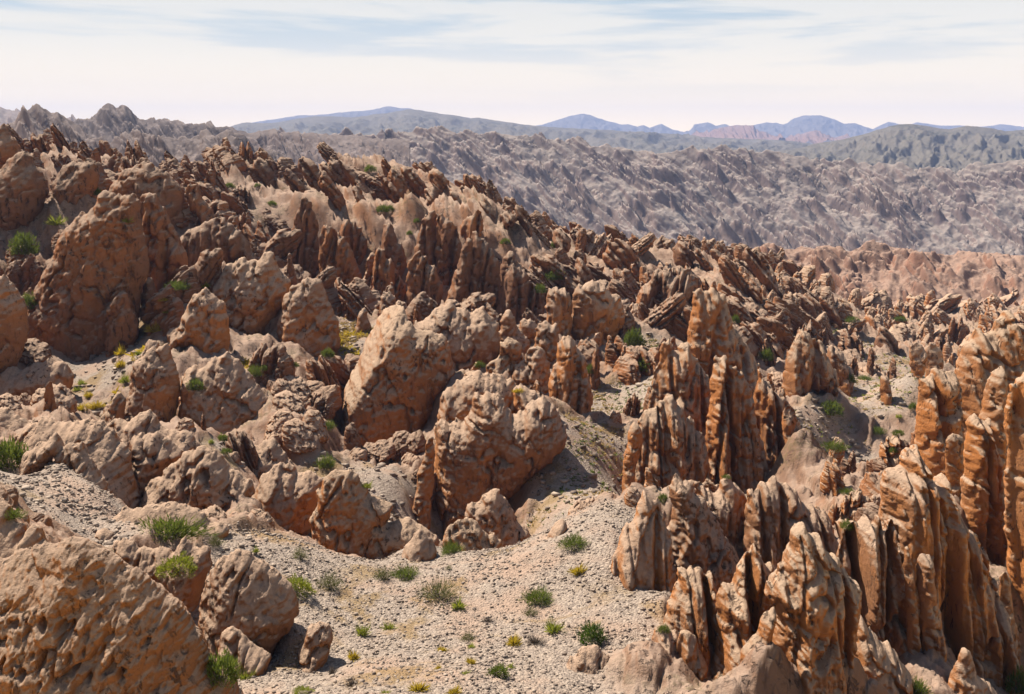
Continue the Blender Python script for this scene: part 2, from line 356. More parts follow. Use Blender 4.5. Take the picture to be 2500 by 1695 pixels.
rk('knotty_outcrop', 'E', 76, [(780,380),(860,330),(920,290),(980,240),(1040,230),(1060,260),(1130,260),(1170,290),(1230,275),(1290,310),(1340,370),(1355,470),(1340,600),(1250,640),(1200,640),(1170,660),(1150,690),(1080,740),(1040,760),(900,820),(780,600)],
   'knotty block with a pale lumpy top joined to the right of the tilted slab', lean=0.55, T=2.6, lump=0.75)
rk('rock_pinnacle', 'E', 82, [(1330,480),(1350,370),(1380,285),(1420,300),(1450,390),(1500,440),(1540,500),(1540,620),(1340,620)], 'pair of short pale pinnacles right of the knotty block', T=1.2, lump=0.5)
rk('rock_pinnacle', 'E', 84, [(1445,420),(1480,350),(1510,305),(1550,320),(1590,380),(1570,480),(1540,540),(1460,500)], 'smooth triangular pinnacle behind the pair of short pinnacles', T=1.0, lump=0.2)
rk('red_hoodoo', 'E', 71, [(1225,720),(1260,620),(1330,600),(1345,480),(1400,460),(1470,480),(1490,560),(1440,610),(1430,740)], 'red-orange lumpy hoodoo above the stepped outcrop', T=1.1, lump=0.8, mat='spire')
rk('rock_pinnacle', 'E', 70, [(1410,720),(1420,630),(1480,590),(1520,530),(1560,500),(1610,520),(1650,600),(1665,680),(1680,900),(1580,860),(1430,780)], 'grey lumpy pinnacle left of the tall capped column', T=1.4, lump=0.7)
rk('rock_pinnacle', 'E', 79, [(1555,520),(1570,420),(1590,370),(1640,330),(1700,340),(1725,420),(1710,640),(1600,640)], 'knobbly pinnacle rising behind the grey lumpy pinnacle', T=1.2, lump=0.6)
rk('rock_pinnacle', 'E', 67, [(1650,900),(1665,740),(1700,600),(1700,480),(1730,440),(1770,432),(1830,480),(1850,560),(1890,620),(1900,700),(1925,780),(1925,860),(1900,980),(1850,970),(1820,1050),(1740,1060),(1680,960)],
   'tall rounded column with a pale cap casting a long shadow into the gully', T=1.7, lump=0.45, lean=0.2, flute=0.3, cham=[((1850,960),(1800,460),0.3)])
rk('leaning_boulder', 'E', 90, [(1775,430),(1790,300),(1800,200),(1840,110),(1900,90),(1960,100),(2040,150),(2100,190),(2130,280),(2135,340),(2090,440),(2050,530),(2010,610),(1940,620),(1880,570),(1830,500)],
   'big overhanging boulder with a rubbly cap at the head of the shadowed gully', T=2.6, lump=0.5, lean=0.0, Rr=2.0)
rk('rock_pinnacle', 'E', 89, [(1625,300),(1640,180),(1690,140),(1750,140),(1795,190),(1795,480),(1700,480),(1640,380)], 'stout column pressed against the left of the overhanging boulder', T=1.4, lump=0.5, flute=0.3)
# --- right massif
rk('thin_fin', 'E', 55, [(2080,1500),(2120,1330),(2130,1180),(2150,1050),(2190,985),(2240,1000),(2250,1120),(2210,1220),(2190,1340),(2190,1500)], 'thin orange blade at the left foot of the fluted massif', T=0.7, lump=0.2, mat='spire')
rk('castle_block', 'F', 73, [(190,560),(215,350),(230,250),(215,190),(260,170),(300,130),(400,150),(440,200),(450,260),(480,340),(500,400),(550,480),(610,560),(650,620),(700,800),(600,900),(350,900),(250,660)],
   'square-topped tower crowning the fluted massif', T=2.4, lump=0.35, flute=0.35, lean=0.22, mat='spire')
rk('fluted_rock', 'F', 60, [(290,1500),(320,1100),(330,1000),(340,800),(370,650),(385,570),(420,545),(470,570),(500,600),(540,680),(570,740),(600,830),(630,960),(650,1080),(700,1200),(740,1300),(790,1420),(800,1600),(290,1600)],
   'tall fluted pillar with a rounded head in the front of the massif', T=1.7, lump=0.25, flute=0.75, lean=0.3, mat='spire')
rk('fluted_rock', 'F', 62, [(630,900),(640,720),(660,650),(700,700),(740,760),(800,820),(850,880),(890,950),(920,1050),(950,1150),(965,1250),(975,1400),(975,1560),(760,1560),(650,1300)],
   'fluted dark wall stepping down to the right of the tall pillar', T=1.6, lump=0.35, flute=0.8, lean=0.3, mat='spire', cham=[((930,1400),(800,820),0.3)])
rk('fluted_rock', 'F', 58, [(-200,1500),(-180,1300),(-130,1050),(-80,950),(-30,930),(0,900),(60,800),(110,830),(150,880),(200,900),(250,980),(290,1080),(330,1200),(370,1380),(380,1560),(-200,1560)],
   'fluted grey-topped buttress left of the tall pillar', T=2.0, lump=0.35, flute=0.7, lean=0.32, mat='spire')
rk('fluted_rock', 'F', 65, [(-60,960),(-30,760),(20,620),(40,500),(80,480),(120,560),(160,500),(200,480),(260,580),(320,640),(350,750),(350,950),(0,1000)],
   'ragged pinnacles on the left shoulder of the square-topped tower', T=1.8, lump=0.6, flute=0.5, mat='spire')
rk('rock_pinnacle', 'F', 58.5, [(800,1000),(810,900),(830,865),(870,900),(890,960),(870,1040),(820,1060)], 'short stubby pinnacle perched on the right step of the massif', T=0.6, lump=0.4, mat='spire')
rk('orange_rock', 'F', 84, [(790,800),(820,560),(880,470),(940,420),(1000,450),(1050,500),(1100,580),(1140,650),(1150,760),(1140,800),(980,780),(960,820),(900,940),(820,900)],
   'orange-faced rock wall at the back right of the massif above the shadow', T=2.0, lump=0.35, flute=0.5, mat='spire')
rk('rock_pinnacle', 'F', 92, [(1070,600),(1100,480),(1150,500),(1200,580),(1250,680),(1215,790),(1140,760)], 'pale pinnacle at the valley edge right of the orange wall', T=1.4, lump=0.5, flute=0.3)
rk('thumb_rock', 'F', 86, [(1600,600),(1610,520),(1650,485),(1690,500),(1710,560),(1700,640),(1640,690),(1610,650)], 'dark thumb-shaped rock, left one of the pair beside the pale sand track', T=0.9, lump=0.3)
rk('thumb_rock', 'F', 88, [(1700,600),(1710,500),(1760,460),(1800,500),(1812,600),(1800,680),(1710,680)], 'taller light thumb-shaped rock, right one of the pair beside the sand track', T=1.0, lump=0.3)
rk('rock_needle', 'F', 84, [(1415,800),(1415,710),(1440,680),(1470,720),(1480,820),(1490,900),(1450,920),(1430,860)], 'narrow dark needles standing alone in the sandy valley', T=0.6, lump=0.4, flute=0.3)
# --- front right
rk('knobbly_spire', 'I', 37, [(40,700),(70,560),(100,400),(85,260),(130,215),(180,215),(230,270),(290,340),(340,400),(380,470),(410,540),(450,620),(500,700),(540,800),(500,920),(300,1000),(100,860)],
   'rough pale spire with an orange stained face at the top of the gravel slope', T=1.3, lump=0.45, lean=0.35)
rk('knobbly_spire', 'I', 39.5, [(240,300),(250,270),(300,230),(350,270),(400,290),(410,220),(450,212),(490,260),(550,300),(590,400),(570,520),(520,640),(430,640),(330,460)],
   'spire with a round head squeezed between the two rough pale spires', T=1.1, lump=0.4, flute=0.2)
rk('knobbly_spire', 'I', 38, [(560,620),(565,300),(610,280),(650,240),(700,218),(750,240),(800,285),(840,250),(880,268),(920,340),(980,400),(1050,430),(1100,510),(1140,580),(1165,680),(1100,820),(900,860),(700,860),(600,780)],
   'wide rough wall of rock stepping down to the right above the shadowed gully', T=1.5, lump=0.4, flute=0.35, lean=0.3)
rk('knobbly_spire', 'I', 34.5, [(-110,900),(-80,700),(-60,560),(-20,500),(20,540),(60,620),(110,720),(140,850),(130,1000),(60,1120),(-60,1100)], 'blunt eroded rock with a dark hole, left of the orange stained spire', T=1.0, lump=0.5, lean=0.5, pits=[(50,700,22)])
rk('head_spire', 'I', 26, [(730,1600),(750,1200),(760,1050),(700,960),(690,900),(760,850),(790,740),(840,680),(860,570),(910,545),(960,560),(1000,600),(1060,640),(1130,680),(1170,760),(1220,810),(1270,880),(1280,940),(1265,1050),(1260,1200),(1230,1350),(1190,1450),(1190,1900),(730,1900)],
   'massive spire with a head-like knob and honeycombed lower face at the bottom', T=1.7, Rr=0.9, lump=0.32, flute=0.3, taf=0.22, lean=0.28, mat='spire', res=0.8, pits=[(900,1150,16),(860,1210,18),(1000,1150,10),(1120,1170,9),(1160,1200,8),(1130,1240,8),(1100,1210,7),(1180,1250,8),(1080,1300,9),(1150,1300,8),(1120,1340,8),(1060,1380,9),(1160,1370,8),(1010,1240,9),(960,1080,12),(1190,1120,8),(1000,1420,9),(960,1330,10),(1090,1450,8),(885,660,14)])
rk('ribbed_rock', 'I', 27.2, [(270,1640),(330,1400),(400,1200),(390,1050),(400,900),(480,830),(520,770),(560,720),(620,680),(680,690),(730,740),(760,800),(790,900),(790,1100),(790,1900),(240,1900)],
   'ribbed pale orange rock with finger-like crests left of the head-like spire', T=1.5, lump=0.35, flute=0.6, lean=0.4, mat='spire', res=0.85)
rk('ribbed_rock', 'I', 25.0, [(520,1700),(540,1400),(530,1290),(570,1240),(640,1180),(680,1060),(740,1010),(760,1060),(740,1200),(700,1330),(680,1500),(680,1900),(500,1900)],
   'hooked rib of smooth rock curving up between ribbed rock and head-like spire', T=0.6, lump=0.2, flute=0.2, lean=0.35, mat='spire')
rk('ribbed_rock', 'I', 28.2, [(60,1900),(90,1500),(60,1250),(50,1100),(90,980),(130,880),(150,750),(200,740),(260,800),(340,800),(400,880),(415,1100),(420,1250),(360,1350),(340,1450),(300,1900)],
   'orange rock with a thin jagged crest at the left of the ribbed group', T=1.3, lump=0.35, flute=0.45, lean=0.35, mat='spire')
rk('ribbed_rock', 'I', 26.4, [(130,1900),(145,1500),(140,1280),(150,1150),(190,1160),(250,1230),(280,1330),(340,1380),(330,1460),(280,1600),(260,1900)], 'glowing orange low fin in front of the thin jagged crest', T=0.7, lump=0.3, flute=0.3, mat='spire')
rk('slope_rock', 'I', 26.6, [(-420,1700),(-340,1560),(-300,1420),(-200,1400),(-130,1330),(-60,1250),(0,1170),(80,1120),(140,1200),(170,1500),(170,1900),(-420,1900)],
   'broad pale rock foot beside the dark round bush on the gravel slope', T=1.2, lump=0.4, flute=0.3, lean=0.7)
rk('hooded_spire', 'I', 33, [(1380,700),(1425,430),(1420,300),(1440,210),(1500,140),(1545,110),(1550,40),(1600,15),(1650,40),(1665,80),(1710,120),(1740,210),(1800,230),(1840,300),(1870,370),(1930,450),(2000,520),(2050,640),(2100,800),(2150,960),(2200,1100),(2250,1300),(2290,1575),(2300,1900),(1600,1900),(1450,1300)],
   'tall hooded spire with a round ball head and a dark slit beneath it', T=1.9, Rr=1.1, lump=0.3, flute=0.7, lean=0.3, mat='near', res=0.85)
rk('fluted_rock', 'I', 31.5, [(1140,760),(1150,640),(1200,560),(1290,480),(1380,460),(1400,410),(1430,450),(1500,470),(1540,620),(1580,900),(1600,1200),(1600,1500),(1500,1500),(1400,1350),(1290,1250),(1250,900)],
   'dark organ-pipe wall of rock left below the hooded spire', T=1.3, lump=0.25, flute=0.9, lean=0.25, mat='near', res=0.85)
rk('slim_rock', 'I', 30, [(1670,1650),(1685,1200),(1660,950),(1640,720),(1680,660),(1720,690),(1750,750),(1760,900),(1800,1100),(1835,1300),(1835,1900),(1670,1900)],
   'slim pillar with a knobbly head in front of the hooded spire', T=0.6, lump=0.3, flute=0.15, lean=0.25)
rk('slim_rock', 'I', 30.3, [(1590,1250),(1580,1000),(1570,800),(1572,650),(1590,640),(1600,700),(1630,800),(1650,950),(1660,1200),(1670,1400),(1610,1400)], 'narrow orange splinter left of the slim pillar', T=0.3, lump=0.15, mat='spire')
rk('knob_spire', 'I', 28, [(1790,1700),(1830,1560),(1870,1450),(1910,1380),(1920,1290),(1960,1278),(1990,1310),(2000,1400),(2100,1500),(2200,1640),(2240,1900),(1780,1900)],
   'small spire with a double knob at the bottom right', T=0.8, lump=0.35)
rk('slope_rock', 'I', 27.4, [(1180,1700),(1220,1350),(1250,1060),(1330,1130),(1400,1200),(1480,1290),(1560,1380),(1620,1500),(1640,1900),(1180,1900)],
   'broken rock slope with a spiky green shrub, right of the head-like spire', T=1.2, lump=0.4, lean=0.7)
rk('ribbed_rock', 'H', 36.5, [(1480,850),(1500,760),(1540,680),(1620,600),(1680,520),(1730,480),(1765,500),(1755,600),(1700,700),(1650,780),(1570,850)],
   'short ribbed rock rising out of the gravel at the right rim of the bowl', T=0.6, lump=0.3, flute=0.3, lean=0.7, nofoot=True)
rk('pale_rib_rock', 'H', 32.5, [(1990,1280),(2000,1100),(2020,950),(2060,850),(2050,720),(2100,600),(2160,480),(2230,330),(2300,300),(2400,500),(2450,900),(2450,1340),(2200,1440),(2050,1400)],
   'broad pale ribbed rock face leaning back right of the dense dark green bush', T=0.9, lump=0.4, flute=0.35, lean=1.0, nofoot=True)
rk('slope_rock', 'H', 26.0, [(1690,1900),(1730,1440),(1770,1370),(1850,1290),(1930,1260),(2020,1330),(2060,1400),(2200,1380),(2324,1440),(2400,1900)],
   'low hollowed pale rock at the bottom border below the dense dark green bush', T=0.9, lump=0.4, lean=0.8, smooth=0.5, nofoot=True)
# --- far right
rk('towering_rock', 'F', 47, [(1630,1300),(1650,1000),(1650,800),(1680,700),(1740,660),(1800,645),(1860,670),(1905,700),(1925,800),(1915,1050),(1900,1300),(1900,1600),(1700,1600),(1650,1400)],
   'broad orange tower with a flat shoulder, leftmost of the far right towers', T=1.6, lump=0.3, flute=0.35, lean=0.2, mat='spire')
rk('towering_rock', 'F', 44, [(1835,1250),(1828,1090),(1900,1050),(1955,1080),(1965,1300),(1930,1560),(1870,1560)], 'narrow flat-topped slab in the dark cleft between the right towers', T=0.6, lump=0.2, mat='spire')
rk('towering_rock', 'F', 53, [(1885,760),(1890,640),(1920,560),(1960,500),(2030,440),(2100,400),(2150,330),(2220,305),(2280,350),(2320,380),(2420,400),(2520,460),(2560,1200),(2230,1200),(2000,1200),(1900,1150)],
   'highest tower at the right border, rugged and pale topped', T=2.2, lump=0.5, flute=0.5, lean=0.25, mat='spire')
rk('towering_rock', 'F', 47, [(2040,1150),(2060,900),(2100,700),(2160,615),(2220,690),(2215,800),(2190,900),(2190,1100),(2150,1250),(2070,1250)], 'smooth paler pillar with a nose in front of the highest tower', T=1.2, lump=0.35, lean=0.25, mat='spire')
rk('towering_rock', 'F', 39, [(1930,1560),(1945,1280),(1965,1000),(2010,920),(2050,950),(2100,950),(2125,1050),(2150,1180),(2180,1400),(2200,1700),(2200,2150),(2080,2000),(2000,1700)],
   'slender rough tower with a broken crest beside the black cleft', T=1.3, lump=0.35, flute=0.5, lean=0.2, mat='spire')
rk('honeycombed_rock', 'F', 36, [(2215,900),(2240,770),(2280,700),(2324,675),(2450,650),(2700,650),(2700,2800),(2340,2800),(2300,2200),(2250,2020),(2215,1700),(2210,1400),(2230,1150),(2205,1000)],
   'pale honeycombed rock wall cut off by the right border', T=1.7, lump=0.45, flute=0.5, lean=0.25, mat='spire')
rk('slim_rock', 'I', 33.5, [(2155,1300),(2165,880),(2200,800),(2240,870),(2260,1100),(2300,1300),(2320,1600),(2200,1600)], 'dark narrow pillar deep in the cleft at the right border', T=0.5, lump=0.2, flute=0.2, mat='spire')
# --- left middle distance
rk('leaning_boulder', 'D', 68, [(-300,60),(0,60),(50,90),(110,150),(160,240),(172,330),(160,450),(130,540),(60,620),(0,690),(-300,720)], 'rounded smooth boulder cut off by the left border halfway up', T=3.0, lump=0.3, Rr=2.5, lean=0.2)
rk('shadowed_rock', 'D', 66, [(-300,800),(0,700),(60,640),(110,640),(180,640),(260,590),(330,600),(400,600),(440,640),(450,740),(420,800),(360,850),(200,850),(150,890),(-300,950)], 'low rounded rock lying in shade left of the yellow flower slope', T=2.2, lump=0.5, lean=0.5)
rk('cliff_rock', 'A', 78, [(190,1440),(240,1300),(300,1180),(340,1080),(380,960),(440,900),(520,830),(600,770),(620,720),(700,700),(760,720),(860,700),(890,760),(880,860),(900,960),(920,1100),(935,1200),(890,1300),(870,1450),(860,1600),(700,1700),(540,1770),(420,1770),(300,1680),(200,1580)],
   'great brown cracked rock face filling the left above the yellow flowers', T=3.4, lump=0.8, lean=0.42, Rr=2.6, mat='mid', res=0.9)
rk('lumpy_foot', 'A', 74, [(660,1640),(680,1500),(700,1390),(760,1340),(800,1360),(840,1440),(870,1520),(860,1620),(780,1690),(700,1700)], 'cluster of rounded lumps at the right foot of the great brown face', T=1.5, lump=0.6, mat='mid')
rk('stub_rock', 'A', 79, [(885,1420),(900,1290),(925,1235),(960,1250),(990,1320),(975,1400),(930,1440)], 'upright stubby rock at the top of the yellow flower slope', T=0.9, lump=0.3, mat='mid')
rk('leaning_boulder', 'A', 96, [(-200,560),(0,540),(60,490),(110,450),(150,435),(200,460),(210,520),(250,570),(290,620),(305,700),(280,780),(200,840),(100,860),(-200,880)], 'smooth dome rock with a small nub on its shoulder at the left border', T=3.0, lump=0.35, mat='mid')
rk('dark_crag', 'A', 106, [(-300,300),(0,300),(20,278),(60,330),(100,370),(140,420),(160,470),(60,540),(0,560),(-300,600)], 'dark pointed crag at the left border under the skyline', T=3.0, lump=0.5, mat='mid')
rk('round_boulder', 'A', 98, [(335,650),(380,590),(410,530),(470,500),(540,495),(600,530),(625,600),(605,690),(560,730),(440,750),(350,710)], 'dark round boulder perched on the left ridge', T=2.6, lump=0.5, Rr=2.4, mat='mid')
rk('knobbly_rock', 'A', 100, [(640,720),(700,640),(760,570),(800,545),(860,510),(940,500),(1000,550),(1050,590),(1120,620),(1170,690),(1130,830),(1000,850),(900,880),(860,800),(700,760)], 'lumpy knob topping the left ridge right of the dark round boulder', T=2.6, lump=0.8, mat='mid')
rk('buttress_rock', 'A', 86, [(855,900),(900,710),(960,700),(1000,760),(1040,800),(1070,880),(1110,950),(1150,1040),(1190,1120),(1150,1200),(1080,1260),(1000,1310),(930,1240),(905,1060)], 'buttress with pale streaks between great brown face and gravel slope', T=2.0, lump=0.55, flute=0.3, mat='mid')
rk('buttress_rock', 'A', 93, [(1090,1020),(1150,960),(1250,880),(1340,860),(1390,832),(1430,860),(1500,930),(1560,1000),(1600,1070),(1630,1130),(1560,1150),(1500,1110),(1380,1200),(1280,1190),(1200,1240),(1130,1120)], 'wedge of brown rock sloping to the right above the upper gravel patch', T=2.0, lump=0.5, mat='mid', flute=0.3)
rk('tilted_rock', 'A', 100, [(1160,700),(1200,655),(1250,680),(1300,760),(1350,830),(1380,880),(1330,900),(1250,850),(1190,780)], 'steep dark slab left of the pale crest on the left ridge', T=1.5, lump=0.3, flute=0.3, mat='mid')
rk('lump_outcrop', 'A', 82, [(1330,1340),(1370,1230),(1440,1170),(1510,1100),(1560,1140),(1640,1080),(1700,1070),(1740,1120),(1800,1200),(1835,1280),(1810,1400),(1740,1470),(1640,1600),(1600,1720),(1430,1720),(1420,1500),(1350,1420)], 'rubbly outcrop of stacked lumps beside the thick brown pinnacle with pitted top', T=2.2, lump=0.9, lean=0.55)
rk('fin_outcrop', 'D', 73, [(1040,460),(1120,370),(1150,300),(1200,200),(1270,145),(1320,150),(1380,190),(1430,260),(1445,400),(1435,530),(1400,580),(1280,520),(1200,470),(1100,520)], 'brown fin pocked with dark specks above the tilted left fin', T=1.7, lump=0.4, lean=0.3)
rk('fin_outcrop', 'D', 61, [(740,1060),(760,930),(800,850),(820,750),(830,660),(870,600),(920,540),(980,510),(1050,465),(1075,540),(1100,620),(1130,700),(1145,800),(1110,900),(1090,1010),(1000,1060),(760,1140)], 'tilted fin leaning right with a dark cleft behind, beside yellow flowers', T=1.6, lump=0.35, lean=0.35)
rk('fin_outcrop', 'D', 59, [(600,1010),(650,930),(700,880),(740,790),(770,800),(795,860),(780,1000),(700,1060),(620,1050)], 'small orange fins at the lower end of the yellow flower slope', T=0.7, lump=0.35, mat='spire')
rk('fin_outcrop', 'D', 68, [(900,560),(920,480),(950,450),(1000,480),(1010,540),(960,600)], 'little smooth knob behind the tilted left fin', T=0.8, lump=0.3)
rk('cone_outcrop', 'D', 62, [(1090,1040),(1150,850),(1130,700),(1180,650),(1290,640),(1310,580),(1370,560),(1420,538),(1470,580),(1500,600),(1570,680),(1640,780),(1700,870),(1700,960),(1640,1120),(1540,1150),(1450,1140),(1380,1130),(1300,1100),(1200,1080)], 'cone-shaped dark outcrop with a knotted peak and a green bush on its flank', T=2.2, lump=0.6, lean=0.45)
rk('pitted_pinnacle', 'D', 80, [(1740,520),(1760,330),(1780,200),(1830,130),(1860,105),(1900,130),(1912,88),(1960,75),(2010,85),(2030,130),(2060,200),(2090,270),(2140,370),(2145,540),(2060,600),(1990,630),(1900,600),(1800,560)], 'thick brown pinnacle with a flat pitted top standing left of the tilted slab', T=2.2, lump=0.45, lean=0.25)
rk('stub_rock', 'E', 84, [(425,430),(440,350),(455,290),(480,262),(512,275),(508,330),(530,370),(530,440)], 'slim chess-pawn rock standing behind the tilted slab', T=0.7, lump=0.3)
rk('stub_rock', 'E', 86, [(560,340),(590,250),(595,180),(620,150),(660,170),(690,230),(700,290),(620,320)], 'dark jagged tooth behind the top of the tilted slab', T=1.0, lump=0.5)
# row of dark columns in the middle
for pts, Y, lab in [
  ([(-70,1480),(-60,1200),(-50,930),(-6,868),(50,920),(100,980),(150,1070),(200,1170),(250,1300),(262,1450),(200,1600),(40,1600)], 100, 'widest flat face of the dark column row, leftmost'),
  ([(-255,1330),(-235,1080),(-215,880),(-178,810),(-168,745),(-125,735),(-95,790),(-70,850),(-50,1000),(-40,1250),(0,1500),(-60,1600),(-150,1520)], 103, 'thin knobbly-headed tower standing left of the widest dark column face'),
  ([(60,1010),(80,900),(120,860),(170,900),(200,890),(240,960),(250,1060),(210,1120),(120,1100)], 107, 'pair of rounded columns behind the widest dark column face'),
  ([(275,1420),(290,1200),(310,1040),(360,1060),(400,1130),(450,1200),(490,1300),(480,1440),(400,1540)], 99, 'column ending in a single slanted tip, second from left in the dark row'),
  ([(320,1240),(335,1000),(350,920),(380,862),(420,930),(450,1010),(500,1100),(500,1290),(400,1260)], 104, 'pointed column behind the slanted tip of the dark row'),
  ([(480,1560),(500,1200),(520,1100),(560,1060),(620,1120),(700,1220),(735,1290),(710,1400),(620,1540)], 97, 'column with an orange inner face in the middle of the dark row'),
  ([(535,1120),(560,990),(600,860),(640,812),(685,830),(690,1100),(680,1220),(600,1200)], 105, 'dark wedge column with a straight right edge'),
  ([(675,1200),(682,880),(720,808),(760,860),(800,900),(835,960),(845,1100),(830,1260),(750,1290),(690,1260)], 104, 'smooth rectangular column right of the dark wedge column'),
  ([(735,1420),(760,1300),(820,1180),(840,1050),(880,968),(915,980),(910,1150),(890,1300),(880,1450),(780,1470)], 98, 'narrow pale-edged column lit on its left side'),
  ([(865,1480),(880,1200),(900,1000),(920,948),(980,970),(1020,1040),(1060,1120),(1095,1200),(1100,1350),(1080,1540),(900,1540)], 99, 'stout black-streaked column in the right half of the dark row'),
  ([(1060,1480),(1100,1250),(1130,1180),(1170,1158),(1230,1210),(1300,1260),(1350,1320),(1378,1400),(1360,1540),(1200,1590),(1080,1560)], 96, 'double-tipped column at the right end of the dark row'),
  ([(1085,1260),(1100,1080),(1150,1045),(1190,1080),(1240,1190),(1260,1290),(1150,1300)], 102, 'blunt column above the double-tipped right end of the dark row'),
  ([(830,980),(835,880),(870,830),(900,850),(935,810),(970,850),(985,960),(900,1010)], 108, 'cluster of orange knobs above the dark column row')]:
    rk('columnar_rock', 'B', Y, pts, lab, T=1.6, lump=0.45, flute=0.6, fdip=0.12, lean=0.2, mat='mid')
# dipping slabs on the ridge crest
for reg, pts, Y, lab in [
  ('A', [(1550,570),(1600,520),(1660,480),(1720,520),(1750,600),(1790,720),(1700,680),(1620,630)], 124, 'brown hook-topped slab, leftmost on the central ridge crest'),
  ('A', [(1770,560),(1830,555),(1900,620),(1990,720),(2070,810),(2040,850),(1960,800),(1860,700)], 120, 'long dark slab slanting down from the hook-topped slab'),
  ('A', [(1870,520),(1920,470),(1970,495),(2030,580),(2080,660),(2140,760),(2100,790),(2020,710),(1940,620)], 122, 'highest sharp slab on the central ridge crest'),
  ('A', [(2010,530),(2060,490),(2110,500),(2180,590),(2250,690),(2330,810),(2280,820),(2190,730),(2090,630)], 124, 'slab with flat top right of the highest sharp slab'),
  ('B', [(50,500),(90,485),(160,520),(240,620),(330,740),(400,850),(350,860),(250,760),(140,640)], 122, 'slab with a rusty stripe left of the dark crest bush'),
  ('B', [(290,540),(330,530),(400,620),(470,700),(530,790),(560,860),(500,830),(400,720)], 121, 'thin slab just right of the dark crest bush'),
  ('B', [(380,560),(420,545),(470,600),(500,680),(530,740),(480,740),(420,660)], 119, 'short round-shouldered slab right of the crest bush'),
  ('B', [(450,550),(480,530),(540,560),(600,620),(640,700),(600,720),(520,640)], 124, 'pale topped slab on the crest between two gaps'),
  ('B', [(625,600),(650,560),(700,540),(740,570),(770,640),(800,700),(760,720),(680,680)], 122, 'blocky summit knob at the right part of the central ridge'),
  ('B', [(600,690),(630,650),(690,640),(730,700),(760,790),(740,820),(680,790),(620,740)], 116, 'egg-shaped boulder below the blocky summit knob'),
  ('B', [(760,700),(800,680),(850,760),(880,850),(850,880),(790,800)], 116, 'slanted flake beside the egg-shaped boulder'),
  ('B', [(150,640),(190,660),(260,760),(340,880),(330,920),(250,850),(170,740)], 114, 'long slanted rib below the rusty striped slab'),
  ('B', [(-60,620),(-20,560),(40,640),(110,760),(180,880),(150,900),(60,800),(-30,700)], 114, 'steep slanted rib above the thin knobbly tower'),
  ('B', [(820,650),(850,635),(920,690),(980,780),(960,800),(880,740)], 120, 'dark slab stepping down the right side of the ridge'),
  ('B', [(1080,830),(1130,810),(1200,830),(1190,870),(1120,880)], 112, 'flat square block on the right flank of the ridge'),
  ('B', [(950,740),(1000,760),(1060,820),(1080,880),(1020,870),(960,800)], 114, 'rough orange-brown slab above the flat square block'),
  ('B', [(1180,790),(1230,820),(1290,890),(1310,950),(1250,930),(1190,860)], 113, 'dark flake on the falling edge of the ridge'),
  ('B', [(1720,1090),(1760,1020),(1800,995),(1880,1010),(1930,1050),(1950,1130),(1900,1200),(1780,1180)], 118, 'reddish pyramid-shaped crag where the ridge meets the grey range'),
  ('B', [(1540,1230),(1560,1120),(1600,1080),(1640,1150),(1680,1230),(1690,1300),(1580,1310)], 104, 'triangular tooth left below the reddish pyramid crag'),
  ('B', [(1410,980),(1420,930),(1470,920),(1530,970),(1540,1020),(1450,1020)], 116, 'dark notched block on the skyline of the falling ridge'),
  ('C', [(110,1060),(150,990),(190,1000),(230,1060),(250,1130),(180,1160),(120,1130)], 124, 'dark double-headed crag on the right ridge skyline'),
  ('C', [(200,1050),(260,1030),(340,1110),(400,1200),(360,1230),(270,1150)], 122, 'slanting slab right of the double-headed crag'),
  ('C', [(540,1060),(570,1020),(620,1060),(680,1140),(750,1230),(770,1280),(700,1260),(620,1180)], 122, 'big dark slanting slab at the end of the right ridge skyline'),
  ('C', [(330,1060),(390,1030),(450,1080),(520,1160),(500,1200),(400,1140)], 125, 'blocky slab between double-headed crag and big dark slanting slab'),
  ('C', [(560,1230),(620,1220),(670,1290),(680,1360),(610,1350),(550,1300)], 110, 'red-orange slab below the big dark slanting slab'),
  ('C', [(1030,1380),(1050,1340),(1110,1400),(1160,1480),(1170,1540),(1110,1520),(1050,1450)], 128, 'dark saw-toothed blades on the pale valley slope'),
  ('C', [(1330,1500),(1340,1450),(1370,1500),(1400,1560),(1350,1560)], 132, 'small dark tooth near the green valley bushes'),
  ('F', [(1370,520),(1420,400),(1480,420),(1530,500),(1540,610),(1450,600)], 118, 'group of dark upright blades above the sand track'),
  ]:
    rk('tilted_rock', reg, Y, pts, lab, T=1.9, lump=0.55, flute=0.6, fdip=-0.8, lean=0.25, mat='mid')
